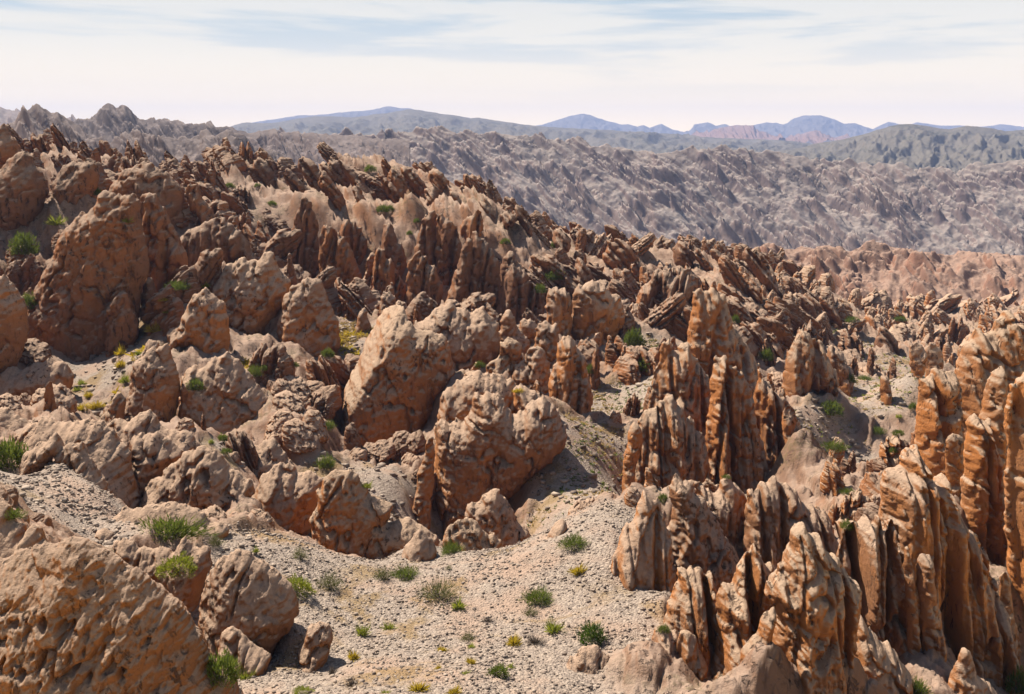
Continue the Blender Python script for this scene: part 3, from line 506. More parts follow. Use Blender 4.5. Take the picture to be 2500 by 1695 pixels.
# ------------------------------------------------------------------ near ground: one surface through surveyed points
GP = [  # (photo x, photo y, distance)
 (500,1690,24),(700,1690,24),(900,1690,23),(1150,1690,23),(1350,1690,24),(1500,1690,25),(1050,1500,30.5),(800,1500,30),(700,1400,32),
 (1300,1500,30.5),(1420,1400,33),(1500,1300,35.5),(1300,1400,33.5),(1050,1400,34.5),(620,1310,35),(760,1330,37),(870,1362,38),(930,1370,38),(990,1358,38),
 (1020,1305,39),(1100,1332,39),(1180,1348,39),(1300,1312,39),(1400,1262,40),(1480,1235,41),(560,1290,36),
 (20,1080,43),(60,1180,35),(150,1250,32.5),(250,1200,36),(330,1260,33),(200,1170,38),(480,1300,34),
 (900,1190,54),(830,1130,58),(900,1130,60),(1000,1180,56),(1450,1230,50),(1400,1180,55),(1350,1240,52),(1500,1130,59),(1530,1000,70),(1560,900,80),(1570,830,88),(1580,785,95),
 (180,1000,62),(230,930,69),(330,850,78),(400,770,87),(450,700,93),(520,668,97),(100,1000,58),(540,1080,52),(500,1060,55),(700,960,66),(640,890,71),(680,830,78),
 (870,830,80),(850,785,86),(760,1060,57),(720,1010,61),(600,1000,62),(760,900,72),
 (450,460,118),(540,430,124),(620,410,128),(850,405,128),(1000,415,128),(1100,470,124),(1250,545,119),(1330,605,117),(1400,655,116),(1480,620,122),(1650,620,136),(1800,640,140),(1870,655,150),
 (900,500,113),(1100,560,108),(700,480,117),(600,560,107),(500,560,104),(1250,650,106),(1400,720,101),(1000,790,91),(950,770,94),(1150,790,88),
 (1750,790,98),(1850,700,122),(1950,760,128),(2050,830,125),(2130,850,120),(2150,790,150),(2250,760,172),(2300,790,160),(2400,760,175),(2060,1000,88),(2150,930,100),(2100,880,112),
 (2050,1120,77),(2080,1230,68),(2200,1050,80),(2100,1300,62),(2000,700,148),(1650,720,112),(1550,700,112),(2450,850,130),(2180,870,115),(2230,950,96),(2000,900,105),
 (1560,1450,31.5),(1545,1350,34),(1600,1550,28.5),(1620,1300,36),(1550,1610,26.5),(1540,1235,39),(1650,1450,31),(1600,1220,40),(1990,1180,68),(1985,1060,76),(1955,1090,73),(1940,1220,67),(100,560,104),(200,560,104),(60,700,88),(30,780,80),(300,420,112),(150,390,118)]
WP = [(4.0,26,-14.4),(7.5,27,-18.8),(10,28,-20.2),(5.5,22,-15.6),(8,23,-18.6),(12,30,-19.2),(6.5,30,-18.6),(-7,16,-13),(-5,18.5,-12.6),  # (x, y, z) in metres: places the photograph does not show
 (-4,8,-12.5),(4,8,-12.5),(-14,8,-9),(14,8,-13),(-6,14,-12),(-1,16,-12.6),(3,16,-13),(9,14,-14.5),(-18,22,-9),(-30,40,-8),(18,22,-16.5),
 (-2,45,-20.3),(2,46,-20.8),(-7,45,-20),(6,46,-20.3),(-12,50,-19.6),(14,46,-20),(24,46,-21),(-60,50,-5),(-60,80,-2),(-80,120,4),
 (14,56,-22.5),(22,40,-20),(26,38,-21),(36,60,-26),(50,60,-24),(60,50,-18),(24,30,-19),(30,30,-19),(40,90,-26),(80,90,-24),
 (-90,160,-10),(-50,160,-18),(-20,165,-22),(10,165,-26),(40,175,-34),(80,200,-38),(60,260,-48),(-60,260,-50),(160,260,-45),(0,260,-50),(-150,260,-40),(110,160,-28)]
gx, gy, gz = at([p[0] for p in GP], [p[1] for p in GP], np.array([p[2] for p in GP], float))
CP = np.array(list(zip(gx, gy, gz)) + WP, float)
# rocks stand on the ground: their feet are ground points too
FEET = []
for name, pts, Y, lab, kw in ROCKS:
    q = np.array(pts); lo = q[:, 1].max(); hi = q[:, 1].min()
    if kw.pop('nofoot', False): continue
    for frac in ((0.12, 0.32, 0.5, 0.68, 0.88) if np.ptp(q[:, 0]) > 90 else (0.25, 0.75)):
        xx = q[:, 0].min() + frac * np.ptp(q[:, 0])
        q2 = np.roll(q, -1, 0); ex = q2[:, 0] - q[:, 0]
        tt = np.where(np.abs(ex) > 1e-6, (xx - q[:, 0]) / np.where(np.abs(ex) > 1e-6, ex, 1), -1)
        yy = (q[:, 1] + tt * (q2[:, 1] - q[:, 1]))[(tt >= 0) & (tt <= 1)].max()
        if xx < -60 or xx > 2560 or yy > 1720: continue
        fx, fy, fz = at(xx, yy - 0.05 * (lo - hi), float(Y))
        FEET.append((fx, fy, fz))
def warp(x, y):
    return x / y * 3.0, np.log(y) * 2.0
def thin(A, B, r):
    keep = []
    a = np.array([warp(p[0], p[1]) for p in A])
    for p in B:
        w = np.array(warp(p[0], p[1]))
        if np.min(np.hypot(a[:, 0] - w[0], a[:, 1] - w[1])) > r:
            keep.append(p); a = np.vstack([a, w])
    return keep
CP = np.vstack([CP, np.array(thin(CP, FEET, 0.06))])
cu, cv = warp(CP[:, 0], CP[:, 1])
def kern(du, dv):
    return np.sqrt(du * du + dv * dv + 0.005)
# surface interpolates z / y, gently smoothed
A_ = kern(cu[:, None] - cu[None], cv[:, None] - cv[None]) - 0.012 * np.eye(len(cu))
nC = len(cu)
KK = np.zeros((nC + 3, nC + 3)); KK[:nC, :nC] = A_
PP = np.stack([np.ones(nC), cu, cv], 1); KK[:nC, nC:] = PP; KK[nC:, :nC] = PP.T
wts = np.linalg.solve(KK, np.concatenate([CP[:, 2] / CP[:, 1], np.zeros(3)]))
def base_z(x, y):
    sh = np.shape(x); x = np.ravel(x); y = np.ravel(y)
    u, v = warp(x, y); z = np.empty(len(x))
    for i in range(0, len(x), 40000):
        s = slice(i, i + 40000)
        z[s] = kern(u[s, None] - cu[None], v[s, None] - cv[None]) @ wts[:nC] + wts[nC] + wts[nC + 1] * u[s] + wts[nC + 2] * v[s]
    return (z * y).reshape(sh)
# where the ground is loose gravel (photo-surveyed patches: x, y, distance, radius in metres)
SCREE = [(1000,1480,31,7),(1250,1450,32,6),(1350,1350,36,4),(800,1400,34,4.5),(700,1340,35,2.5),(1100,1360,37.5,4),(900,1600,26,6),(1150,1640,24,5),(1450,1300,36,2.5),
 (110,1210,34,3.2),(180,1260,32,2.2),(60,1130,37,3),(250,1180,36,1.5),(230,920,70,5),(320,850,78,4),(400,760,87,4.5),(460,690,93,4),(180,1000,63,3),(520,665,97,3),
 (900,830,80,4),(870,800,84,3),(1450,1220,51,5),(1500,1110,60,5),(1540,980,71,5),(1570,860,84,6),(1420,1170,55,4),(900,1190,55,5),(640,880,71,2.5),
 (2060,1150,75,6),(2130,1000,90,9),(2080,1280,64,5),(2110,900,108,6),(2200,880,112,5),(2110,850,122,5),(1965,1110,71,4),(540,1080,52,1.6),(1150,1500,30,5)]
sx_, sy_, _z = at([p[0] for p in SCREE], [p[1] for p in SCREE], np.array([p[2] for p in SCREE], float)); sr_ = np.array([p[3] for p in SCREE], float)
sr_ = np.where(sy_ > 46, sr_ * 0.82, sr_)
def scree_mask(x, y):
    m = np.zeros(np.shape(x))
    wob = 1 + 0.45 * fbm(x * 0.25, y * 0.25, 3, 5)
    for a, b, r in zip(sx_, sy_, sr_):
        d = np.hypot(x - a, (y - b) * (0.9 if r < 9 else 0.6)) / (r * wob)
        m = np.maximum(m, 1 - sstep(0.75, 1.15, d))
    return m

def blocks(x, y, seed, tilt=1.0, saw=None):
    """jittered cells, each a tilted plane; returns height and distance to the joints"""
    xi = np.floor(x).astype(np.int64); yi = np.floor(y).astype(np.int64)
    b1 = np.full(x.shape, 9.0); b2 = np.full(x.shape, 9.0); h = np.zeros(x.shape)
    for a in (-1, 0, 1):
        for c in (-1, 0, 1):
            i = (xi + a + seed * 13) & 4095; j = (yi + c + seed * 7) & 4095
            k = _P[_P[i] + j]
            r1 = _P[k] / 4096.0; r2 = _P[(k + 77) & 4095] / 4096.0; r3 = _P[(k + 191) & 4095] / 4096.0; r4 = _P[(k + 307) & 4095] / 4096.0; r5 = _P[(k + 431) & 4095] / 4096.0
            ex = x - (xi + a + r1); ey = y - (yi + c + r2)
            dd = np.hypot(ex, ey)
            if saw is None:
                hh = (r3 - 0.5) * 1.2 + tilt * ((r4 - 0.5) * 2 * ex + (r5 - 0.5) * 2 * ey)
            else:
                hh = (r3 - 0.4) * 1.1 + saw * (0.5 + r4) * ey - 0.5 * np.abs(ex) * (0.3 + r5)
            nearer = dd < b1
            b2 = np.where(nearer, b1, np.minimum(b2, dd)); h = np.where(nearer, hh, h); b1 = np.where(nearer, dd, b1)
    return h, b2 - b1

nr, nc = 510, 690
tcol = np.linspace(-0.72, 0.72, nc)
yrow = np.exp(np.linspace(math.log(7.5), math.log(262), nr))
YY = np.repeat(yrow[:, None], nc, 1); XX = tcol[None, :] * YY
Z0 = base_z(XX, YY)
SM = scree_mask(XX, YY)
rocky = 1 - SM
far = sstep(75, 105, YY)
# crumbly relief near by
amp = 0.035 * YY ** 0.75
SMW = SM
wx = XX + 0.5 * fbm(XX * 0.35, YY * 0.35, 3, 11); wy = YY + 0.5 * fbm(XX * 0.35, YY * 0.35, 3, 12)
hb, eb = blocks(wx / 2.3, wy / 3.4, 3, 0.9)
hs, es = blocks(wx / 0.85, wy / 1.2, 4, 0.8)
midz = sstep(36, 60, YY)
dz = rocky * (1 - 0.5 * far) * ((0.8 + 0.7 * midz) * (ridged(wx * 0.2, wy * 0.16, 4, 21, 0.42) - 0.5) + 0.6 * billow(wx * 0.7, wy * 0.6, 5, 22, 0.5) + 0.30 * (0.5 + midz) * hb + 0.14 * hs - 0.12 * np.exp(-(eb / 0.07) ** 2))
dz += rocky * (0.16 * billow(XX * 1.6, YY * 1.3, 4, 26, 0.65) + 0.10 * ridged(wx * 2.6, wy * 2.0, 3, 27)) 
dz += 0.05 * fbm(XX * 1.8, YY * 1.8, 4, 23) + 0.04 * fbm(XX * 6, YY * 6, 2, 24) * (YY < 60) + SM * 0.16 * fbm(XX * 0.5, YY * 0.4, 3, 25)
# tilted strata standing proud on the back slopes
ang = R(40)
p_ = XX * math.cos(ang) - YY * math.sin(ang) * 0.8; q_ = XX * math.sin(ang) + YY * math.cos(ang) * 0.8
q_ = q_ + 1.6 * fbm(XX * 0.10, YY * 0.10, 3, 31)
h1, e1 = blocks(p_ / 9.0, q_ / 2.6, 33, saw=1.0)
h2, e2 = blocks(p_ / 3.6 + 5, q_ / 1.15, 34, saw=0.9)
tip = sstep(-0.3, 0.3, fbm(XX * 0.07, YY * 0.06, 3, 37))
fin = far * rocky * ((0.9 * h1 + 0.5 * h2) * (0.45 + 0.75 * tip) + 1.6 * (ridged(p_ * 0.1, q_ * 0.25, 5, 36) - 0.5) + 1.0 * (billow(XX * 0.5, YY * 0.4, 4, 38) - 0.3))
ZZ = Z0 + dz + fin
XD = XX - 0.55 * np.maximum(fin, 0)
ground = mesh_np('ground', np.stack([XD, YY, ZZ], -1).reshape(-1, 3), grid_quads(nr, nc), M['ground'], attr={'scree': SM})
tag(ground, kind='structure')
def ground_z(x, y):
    """height of the built ground (bilinear)"""
    c = (x / y + 0.72) / 1.44 * (nc - 1); r = (math.log(y) - math.log(7.5)) / (math.log(262) - math.log(7.5)) * (nr - 1)
    c = min(max(c, 0), nc - 2); r = min(max(r, 0), nr - 2); i = int(r); j = int(c); a = r - i; b = c - j
    return (ZZ[i, j] * (1 - a) + ZZ[i + 1, j] * a) * (1 - b) + (ZZ[i, j + 1] * (1 - a) + ZZ[i + 1, j + 1] * a) * b

# ------------------------------------------------------------------ ridges and ranges further off
def sheet(name, crest, basel, mat, nu, ns, relief, u0=-500, u1=3000, back=0.35, label=None):
    """a mountainside between its foot line and its skyline; crest / basel: (photo x, photo y, distance)"""
    c = np.array(crest, float); b = np.array(basel, float)
    u = np.linspace(u0, u1, nu)
    cy_ = np.interp(u, c[:, 0], c[:, 1]); cY = np.interp(u, c[:, 0], c[:, 2])
    by_ = np.interp(u, b[:, 0], b[:, 1]); bY = np.interp(u, b[:, 0], b[:, 2])
    cx, cyy, cz = at(u, cy_, cY); bx, byy, bz = at(u, by_, bY)
    s = np.concatenate([np.linspace(0, 1, ns), 1 + back * np.linspace(0, 1, ns // 5)[1:]])
    sg = s[:, None]
    t = np.minimum(sg, 1)
    X = bx + (cx - bx) * sg; Y = byy + (cyy - byy) * sg
    Zb = bz + (cz - bz) * t - np.maximum(sg - 1, 0) * (cz - bz) * 1.5
    U = np.repeat(u[None], len(s), 0); Sg = np.repeat(sg, nu, 1)
    fade = 1 - sstep(1.0, 1.3, Sg) * 0.5
    dx, dzz = relief(U, Sg, X, Y)
    # keep the traced skyline: relief is dampened a little at the crest
    X2 = X + dx * fade; Z2 = Zb + dzz * fade
    o = mesh_np(name, np.stack([X2, Y, Z2], -1).reshape(-1, 3), grid_quads(len(s), nu), mat)
    return tag(o, kind='structure')
def px(reg, pts, Y):
    x0, y0 = REG[reg]
    return [(x0 + x / 2.582, y0 + y / 2.582, Y) for x, y in pts]

def strata(ampl, px_h, alpha, Lp, Lq, seed, lean, big=1.0, crest=0.5):
    al = R(alpha)
    def f(U, Sg, X, Y):
        v = -Sg * px_h
        w = 10 * fbm(U / 140, v / 140, 3, seed + 50) + 3 * fbm(U / 40, v / 40, 2, seed + 52)
        # p runs down to the right in the view, q across the strata
        p = U * math.cos(al) + v * math.sin(al); q = -U * math.sin(al) + v * math.cos(al)
        q = q + w
        a, ea = blocks(p / Lp, q / Lq, seed, saw=-1.3)
        b, eb = blocks(p / (Lp * 0.4) + 5, q / (Lq * 0.42), seed + 7, saw=-1.2)
        c, ec = blocks(U / (Lq * 0.5), v / (Lq * 0.35), seed + 9, 0.8)
        g = fbm(p / (Lp * 1.6), q / (Lq * 3.2), 4, seed + 11, 0.55)
        patch = sstep(-0.25, 0.3, fbm(U / 130, v / 60, 3, seed + 15) + 0.30 * (Sg - 0.45))
        h = ampl * (a * (0.12 + 1.05 * patch) + 0.30 * b * (0.2 + patch) + 0.06 * c + g * 2.1 * big + 0.5 * (ridged(U / 60, v / 40, 4, seed + 21) - 0.5))
        h = h * (1 - (1 - crest) * sstep(0.8, 1.0, Sg))
        return -lean * np.maximum(h, 0), h
    return f
def erosion(ampl, sc, seed, anis=1.0):
    def f(U, Sg, X, Y):
        wx = U / sc + 0.4 * fbm(U / sc, Sg * 2, 3, seed + 3)
        h = ampl * ((ridged(wx, Sg * anis, 6, seed, 0.55) - 0.55) * 1.6 + 0.5 * fbm(wx * 0.5, Sg * anis * 0.6, 3, seed + 9)) * (1 - 0.88 * sstep(0.75, 1.0, Sg)) * (1 - 0.5 * sstep(0.2, 0, Sg))
        return 0 * h, h
    return f

# pink rounded rocks in the valley on the right
sheet('pink_hills', [(1500,700,262),(1750,640,265),(1850,628,268),(1880,612,268),(1960,607,270),(2050,612,272),(2200,616,276),(2350,622,280),(2600,640,285),(3000,650,290)],
      [(1500,800,215),(1800,790,215),(2000,790,212),(2500,850,200),(3000,860,200)], M['pink'], 460, 140, strata(2.6, 190, 14, 90, 22, 61, 0.3), u0=1500, u1=2900)
GREY_CREST = px('B', [(-700,330),(-300,330),(0,312),(70,305),(140,305),(240,340),(340,320),(360,308),(380,330),(440,330),(560,320),(620,300),(680,295),(760,315),(900,325),(1050,325),(1150,320),(1250,325),(1350,335),(1400,350),(1550,370),(1700,390),(1900,420),(2050,430)], 860) + \
  px('C', [(0,428),(300,425),(700,440),(800,455),(1000,470),(1100,490),(1200,490),(1300,505),(1500,520),(1700,530),(1900,540),(2000,525),(2150,505),(2324,500),(2700,495),(3600,480)], 840)
sheet('grey_ridge', GREY_CREST, [(-500,600,730),(400,640,725),(1250,670,700),(1700,690,690),(2500,710,680),(3000,710,680)], M['grey'], 900, 200,
      strata(6.5, 300, 36, 150, 19, 71, 0.6), u0=300, u1=2950)
sheet('grey_foothills', px('A', [(-1300,250),(-700,330),(-300,300),(0,270),(100,250),(140,190),(180,160),(240,145),(320,190),(360,175),(450,250),(560,330),(700,370),(760,350),(900,330),(1000,360),(1200,330),(1260,340),(1310,300),(1400,310),(1440,290),(1520,310),(1600,400),(1660,440),(1750,430),(1850,510),(1950,600),(2300,700)], 430),
      [(-500,520,365),(0,520,365),(400,560,360),(900,560,360)], M['purple'], 460, 130, strata(3.8, 170, 40, 85, 20, 81, 0.5, crest=0.35), u0=-480, u1=880)
sheet('grey_peaks', px('A', [(-1300,330),(0,330),(300,270),(450,240),(520,240),(580,240),(620,200),(645,150),(690,138),(740,172),(790,148),(830,180),(870,230),(920,235),(970,225),(1060,245),(1200,255),(1260,250),(1380,275),(1470,290),(1560,320),(1640,310),(1740,310),(1850,315),(2100,330),(2400,360)], 640),
      [(-500,480,560),(0,480,560),(400,480,560),(900,490,550),(1300,520,550)], M['purple'], 500, 130, strata(4.2, 130, 42, 75, 22, 91, 0.5, crest=0.25), u0=-200, u1=1000)
sheet('far_ridge', px('A', [(-1500,150),(-300,140),(0,168),(60,185),(130,195),(200,230),(420,236),(520,245),(700,300)], 1400), [(-500,330,1150),(300,330,1150),(900,340,1150)], M['purple'], 220, 60,
      strata(9, 60, 42, 50, 20, 95, 0.4, crest=0.3), u0=-480, u1=420)
sheet('scrub_hills', px('A', [(900,400),(1300,330),(1450,283),(1500,268),(1560,255),(1600,262),(1680,262),(1800,250),(1870,235),(1950,222),(2060,215)], 3000) +
      px('B', [(150,225),(300,205),(420,190),(500,175),(560,178),(700,200),(800,215),(900,228),(950,226),(1050,242),(1250,272),(1400,285),(1600,295),(1900,312),(2324,340)], 3000) +
      px('C', [(300,350),(800,370),(1000,390),(1300,420),(2700,430)], 2800), [(-500,420,1700),(1000,420,1700),(1700,430,1500),(3000,440,1500)], M['hill'], 500, 95, erosion(26, 75, 101, 5.0), u0=300, u1=2900)
sheet('scrub_hills', px('C', [(600,470),(900,420),(1000,392),(1100,380),(1200,362),(1300,335),(1400,303),(1480,278),(1600,265),(1700,278),(1780,290),(1850,302),(1900,290),(1960,278),(2100,292),(2200,312),(2324,305),(2700,290),(3600,280)], 1800),
      [(1500,440,1150),(1900,480,1100),(2500,480,1050),(3000,480,1050)], M['hill'], 380, 95, erosion(17, 60, 111, 4.5), u0=1750, u1=2950)
sheet('red_hills', px('C', [(100,400),(280,345),(340,318),(400,292),(440,285),(500,272),(560,275),(620,275),(640,310),(700,318),(780,362),(860,352),(900,335),(960,315),(1020,306),(1060,330),(1130,352),(1200,335),(1240,362),(1300,400)], 4300),
      [(1600,345,3300),(2200,352,3300)], M['redhill'], 280, 50, strata(13, 30, 30, 30, 10, 121, 0.3, crest=0.1), u0=1640, u1=2120)
sheet('far_mountains', px('A', [(600,420),(1400,300),(1500,272),(1600,255),(1700,240),(1800,225),(1880,212),(1920,208),(2000,210)], 6000) +
      px('B', [(0,203),(130,190),(300,173),(360,157),(400,155),(460,165),(520,168),(640,190),(720,205),(830,215),(880,226),(1000,250),(1200,300)], 6000), [(-500,345,5200),(3000,345,5200)], M['far'], 300, 40, erosion(38, 45, 131, 3.0), u0=450, u1=1300)
sheet('far_mountains', px('B', [(1000,330),(1330,275),(1450,240),(1520,215),(1600,203),(1650,208),(1700,228),(1780,250),(1850,268),(1900,270),(1950,283),(1990,272),(2030,290),(2070,275),(2105,264),(2150,290),(2230,320),(2280,310),(2300,290)], 6600) +
      px('C', [(240,272),(330,254),(380,275),(440,265),(470,280),(560,285),(620,272),(700,255),(760,258),(800,270),(830,262),(870,232),(930,212),(1040,210),(1130,235),(1190,262),(1260,262),(1370,300),(1420,275),(1470,253),(1550,270),(1600,272),(1650,255),(1700,262),(1800,278),(1900,275),(2060,285),(2120,278),(2170,268),(2324,282),(2700,275),(3600,250)], 6600),
      [(-500,350,5600),(3000,350,5600)], M['far'], 620, 45, erosion(38, 40, 141, 3.0), u0=1150, u1=2950)
# the plain under everything, out to the horizon
pv = np.array([(-7300, -60, -112), (7300, -60, -112), (7300, 7200, -112), (-7300, 7200, -112)], float)
tag(mesh_np('valley_floor', pv, np.array([[0, 1, 2, 3]]), M['hill']), kind='structure')

# ------------------------------------------------------------------ the rocks
def chaikin(p, n=2):
    for _ in range(n):
        q = np.roll(p, -1, 0)
        p = np.stack([0.78 * p + 0.22 * q, 0.22 * p + 0.78 * q], 1).reshape(-1, 2)
    return p
def sdf(poly, x, z):
    sh = x.shape; x = x.ravel(); z = z.ravel()
    best = np.full(len(x), 1e9); ins = np.zeros(len(x), bool)
    q = np.roll(poly, -1, 0)
    for (ax, az), (bx, bz) in zip(poly, q):
        ex, ez = bx - ax, bz - az
        L2 = ex * ex + ez * ez + 1e-12
        t = np.clip(((x - ax) * ex + (z - az) * ez) / L2, 0, 1)
        d = (x - ax - t * ex) ** 2 + (z - az - t * ez) ** 2
        best = np.minimum(best, d)
        if abs(ez) > 1e-9:
            c = ((az > z) != (bz > z)) & (x < ex * (z - az) / ez + ax)
            ins ^= c
    d = np.sqrt(best)
    return np.where(ins, d, -d).reshape(sh)
NTRI = 0
def build_rock(name, pts, Y, label, seed, T=1.2, Rr=None, lump=0.35, flute=0.0, fdip=0.0, lean=0.3, mat='near', res=1.0, cham=(), pits=(), cat=None, group=None, taf=0.0, smooth=0.0):
    global NTRI
    q = np.array(pts, float)
    hi, lo = q[:, 1].min(), q[:, 1].max()
    c_ = 0.55 * lean
    _, _, zz0 = at(1250, np.array([hi, lo]), float(Y)); Zm = zz0.mean()
    def onplane(px_, py_, fwd=0.0):
        dx, dz_ = ray(px_, py_)
        y = (Y - fwd - c_ * Zm) / (1 - c_ * dz_)
        return dx * y, y, dz_ * y
    X_, _, Z_ = onplane(q[:, 0], q[:, 1])
    zt, zb = Z_.max(), Z_.min(); Hh = zt - zb
    # bury the foot
    foot = np.clip((zb + 0.22 * Hh - Z_) / (0.22 * Hh), 0, 1)
    Z_ = Z_ - foot * (0.16 * Hh + 0.8)
    poly = chaikin(np.stack([X_, Z_], 1))
    s = 0.00152 * Y * res
    m = 0.35
    gx_ = np.arange(poly[:, 0].min() - m - 2 * s, poly[:, 0].max() + m + 3 * s, s)
    gz_ = np.arange(poly[:, 1].min() - 2 * s, poly[:, 1].max() + m + 3 * s, s)
    # never more than the photo could show below the frame
    X, Z = np.meshgrid(gx_, gz_)
    k = Y / 50.0
    kq = k ** 0.5
    # splintered crest: the outline is notched column by column
    xn = (X - fdip * (Z - zb)) / kq
    notch = 0.32 * pn(xn * 0.9, Z * 0.12, seed + 70) + 0.24 * pn(xn * 2.3, Z * 0.2, seed + 71) + 0.12 * pn(xn * 5.1, Z * 0.5, seed + 72)
    d = sdf(poly, X, Z + kq * min(1.0, T) * (0.8 + 0.9 * flute) * notch * (1 - smooth))
    d = d + 0.26 * kq * fbm(X * 0.8 / kq, Z * 0.8 / kq, 5, seed, 0.62) * min(1.0, T) + 0.26 * kq * (0.3 - billow(X * 1.9 / kq, Z * 1.5 / kq, 4, seed + 1, 0.6)) * min(1, T)
    # mid surface and profile
    dm = d.max()
    Rr = min((Rr or 0.8 * T) * 0.72, dm)
    tt = np.clip(d / Rr, 0, 1)
    prof = np.clip(1 - (1 - tt) ** 1.7, 0, 1) ** 0.62 * 0.72 + 0.28 * np.clip(d / dm, 0, 1) ** 0.8
    vn = np.clip((zt - Z) / max(Hh, 0.1), 0, 1.5)
    Tl = T * (0.55 + 0.6 * vn)
    mid = c_ * (Z - Zm)
    xs = X - fdip * (Z - zb)                                 # follow the dip of the beds
    edge = np.clip(d / (0.45 * Rr + 1e-6), 0, 1)
    f = 1.0 / (0.55 + 0.45 * T)
    wx = X + 0.35 * fbm(X * 0.8, Z * 0.8, 3, seed + 3); wz = Z + 0.35 * fbm(X * 0.8, Z * 0.8, 3, seed + 4)
    vs = 0.45 if flute > 0.15 else 1.0                       # fluted rock: relief drawn out along the fall line
    rel = lump * 0.85 * (billow(wx * f * 0.62, wz * f * 0.5 * vs, 5, seed + 5, 0.52) - 0.2)
    rel = rel + lump * 0.30 * (ridged(wx * 1.3, wz * 0.9 * vs, 4, seed + 15, 0.55) - 0.5) + 0.12 * kq * fbm(X / kq * 4.3, Z / kq * 3.0 * vs, 4, seed + 16, 0.75) - 0.10 * kq * sstep(0.62, 0.9, ridged(X / kq * 2.6, Z / kq * 1.5 * vs, 3, seed + 17, 0.6))
    face = 0.42 + 0.58 * np.exp(-np.clip(d, 0, 99) / (1.5 * kq))       # knobbly near the crest, flatter on the faces
    rel = rel * (0.35 + 0.65 * face)
    # broken blocks: every joint block has its own tilt
    hb, eb = blocks((wx - fdip * Z * 0.8) / (1.5 * kq) , wz * vs / (2.6 * kq), seed + 60, 0.75)
    hs, es = blocks(wx / (0.62 * kq) + 3, wz * vs / (0.95 * kq), seed + 61, 0.6)
    rel = rel + kq * (0.42 * hb + 0.17 * hs) * (0.45 + lump) * face * (1 - 0.5 * smooth) - 0.07 * kq * np.exp(-(eb / 0.05) ** 2) * (0.4 + lump)
    # cracks
    n1 = fbm(wx * 0.42 * f * 1.3, wz * 0.30 * f * 1.3, 3, seed + 8)
    crack = np.exp(-(n1 / 0.030) ** 2) * sstep(-0.1, 0.25, fbm(X * 0.4, Z * 0.4, 2, seed + 9) + 0.12)
    n2 = fbm(wx * 1.1 * f + 7, wz * 0.7 * f, 3, seed + 18)
    crack2 = np.exp(-(n2 / 0.035) ** 2) * sstep(0.0, 0.3, fbm(X * 0.7, Z * 0.7, 2, seed + 19))
    rel = rel - (0.42 * crack + 0.18 * crack2) * min(1.3, 0.5 + T * 0.4) * (0.6 + lump)
    if flute > 0:
        fx = xs + 0.22 * fbm(X * 0.6, Z * 0.25, 3, seed + 6)
        a = 1 - np.abs(pn(fx * 0.72, Z * 0.055, seed + 10)); a = a ** 1.4
        b = np.abs(pn(fx * 1.9, Z * 0.13, seed + 11))
        c = np.abs(pn(fx * 4.2, Z * 0.4, seed + 12))
        cl = np.exp(-(pn(fx * 0.55, Z * 0.05, seed + 13) / 0.07) ** 2)
        rel = rel + flute * (1.25 * (a - 0.6) + 0.75 * b + 0.28 * c - 1.5 * cl - 0.7 * np.exp(-(pn(fx * 1.25, Z * 0.11, seed + 14) / 0.055) ** 2)) * min(1.2, T)
    # knobbly crest and small weathering
    crestz = np.exp(-np.clip(d, 0, 9) / (0.5 * k ** 0.5))
    rel = rel + 0.10 * k ** 0.5 * billow(X * 3.1 / k ** 0.5, Z * 3.1 * vs / k ** 0.5, 3, seed + 20) * (0.5 + crestz)
    tf = 0.5 + 0.5 * fbm(X * 0.35, Z * 0.35, 2, seed + 30)
    vv = pn(X * 3.0 / k ** 0.4, Z * 1.7 / k ** 0.4, seed + 31)
    rel = rel - 0.26 * k ** 0.5 * sstep(0.34, 0.62, vv) * sstep(0.42, 0.7, tf)
    if taf > 0:
        v2 = pn(X * 3.6 / kq + 3, Z * 2.4 / kq, seed + 33)
        rel = rel - taf * kq * sstep(0.30, 0.52, v2) * sstep(-0.1, 0.3, fbm(X * 0.5, Z * 0.5, 2, seed + 34) + 0.5 * (vn - 0.4))
    for (hx, hy, hr) in pits:
        x0, y0 = REG[PIT_REG]
        qx, _, qz = onplane(x0 + hx / 2.582, y0 + hy / 2.582, T * 0.85)
        r = hr / 2.582 / F * Y
        ell = np.hypot((X - qx) + 0.2 * (Z - qz), (Z - qz) * 0.75) / r * (1 + 0.25 * fbm(X / r * 0.6, Z / r * 0.6, 2, seed + 40))
        rel = rel - r * 3.2 * (1 - sstep(0.45, 1.05, ell)) + 0.12 * r * np.exp(-((ell - 1.2) / 0.25) ** 2)
    fall = 0
    for (p1, p2, kk) in cham:
        x0, y0 = REG[PIT_REG]
        ax, _, az = onplane(x0 + p1[0] / 2.582, y0 + p1[1] / 2.582); bx, _, bz = onplane(x0 + p2[0] / 2.582, y0 + p2[1] / 2.582)
        L = math.hypot(bx - ax, bz - az)
        sd_ = ((bx - ax) * (Z - az) - (bz - az) * (X - ax)) / L      # > 0 left of the line
        sd_ = sd_ + 0.25 * fbm(X * 0.7, Z * 0.7, 3, seed + 44)
        fall = fall + kk * (np.sqrt(np.maximum(sd_, 0) ** 2 + 0.05) - 0.22) * (sd_ > -1)
    mid = mid + fall
    front = Y + mid - (prof * Tl + rel * edge)
    backs = Y + mid + prof * Tl * 0.9 + 0.5 * edge * lump * billow(X * 0.7, Z * 0.7, 3, seed + 25)
    backs = np.maximum(backs, front + 0.02)
    inside = d > 0
    cell = inside[:-1, :-1] | inside[1:, :-1] | inside[:-1, 1:] | inside[1:, 1:]
    gz2, gx2 = np.gradient(d, s)
    gn = gx2 ** 2 + gz2 ** 2 + 1e-9
    off = np.where(d < 0, np.clip(-d, 0, 1.6 * s), 0)
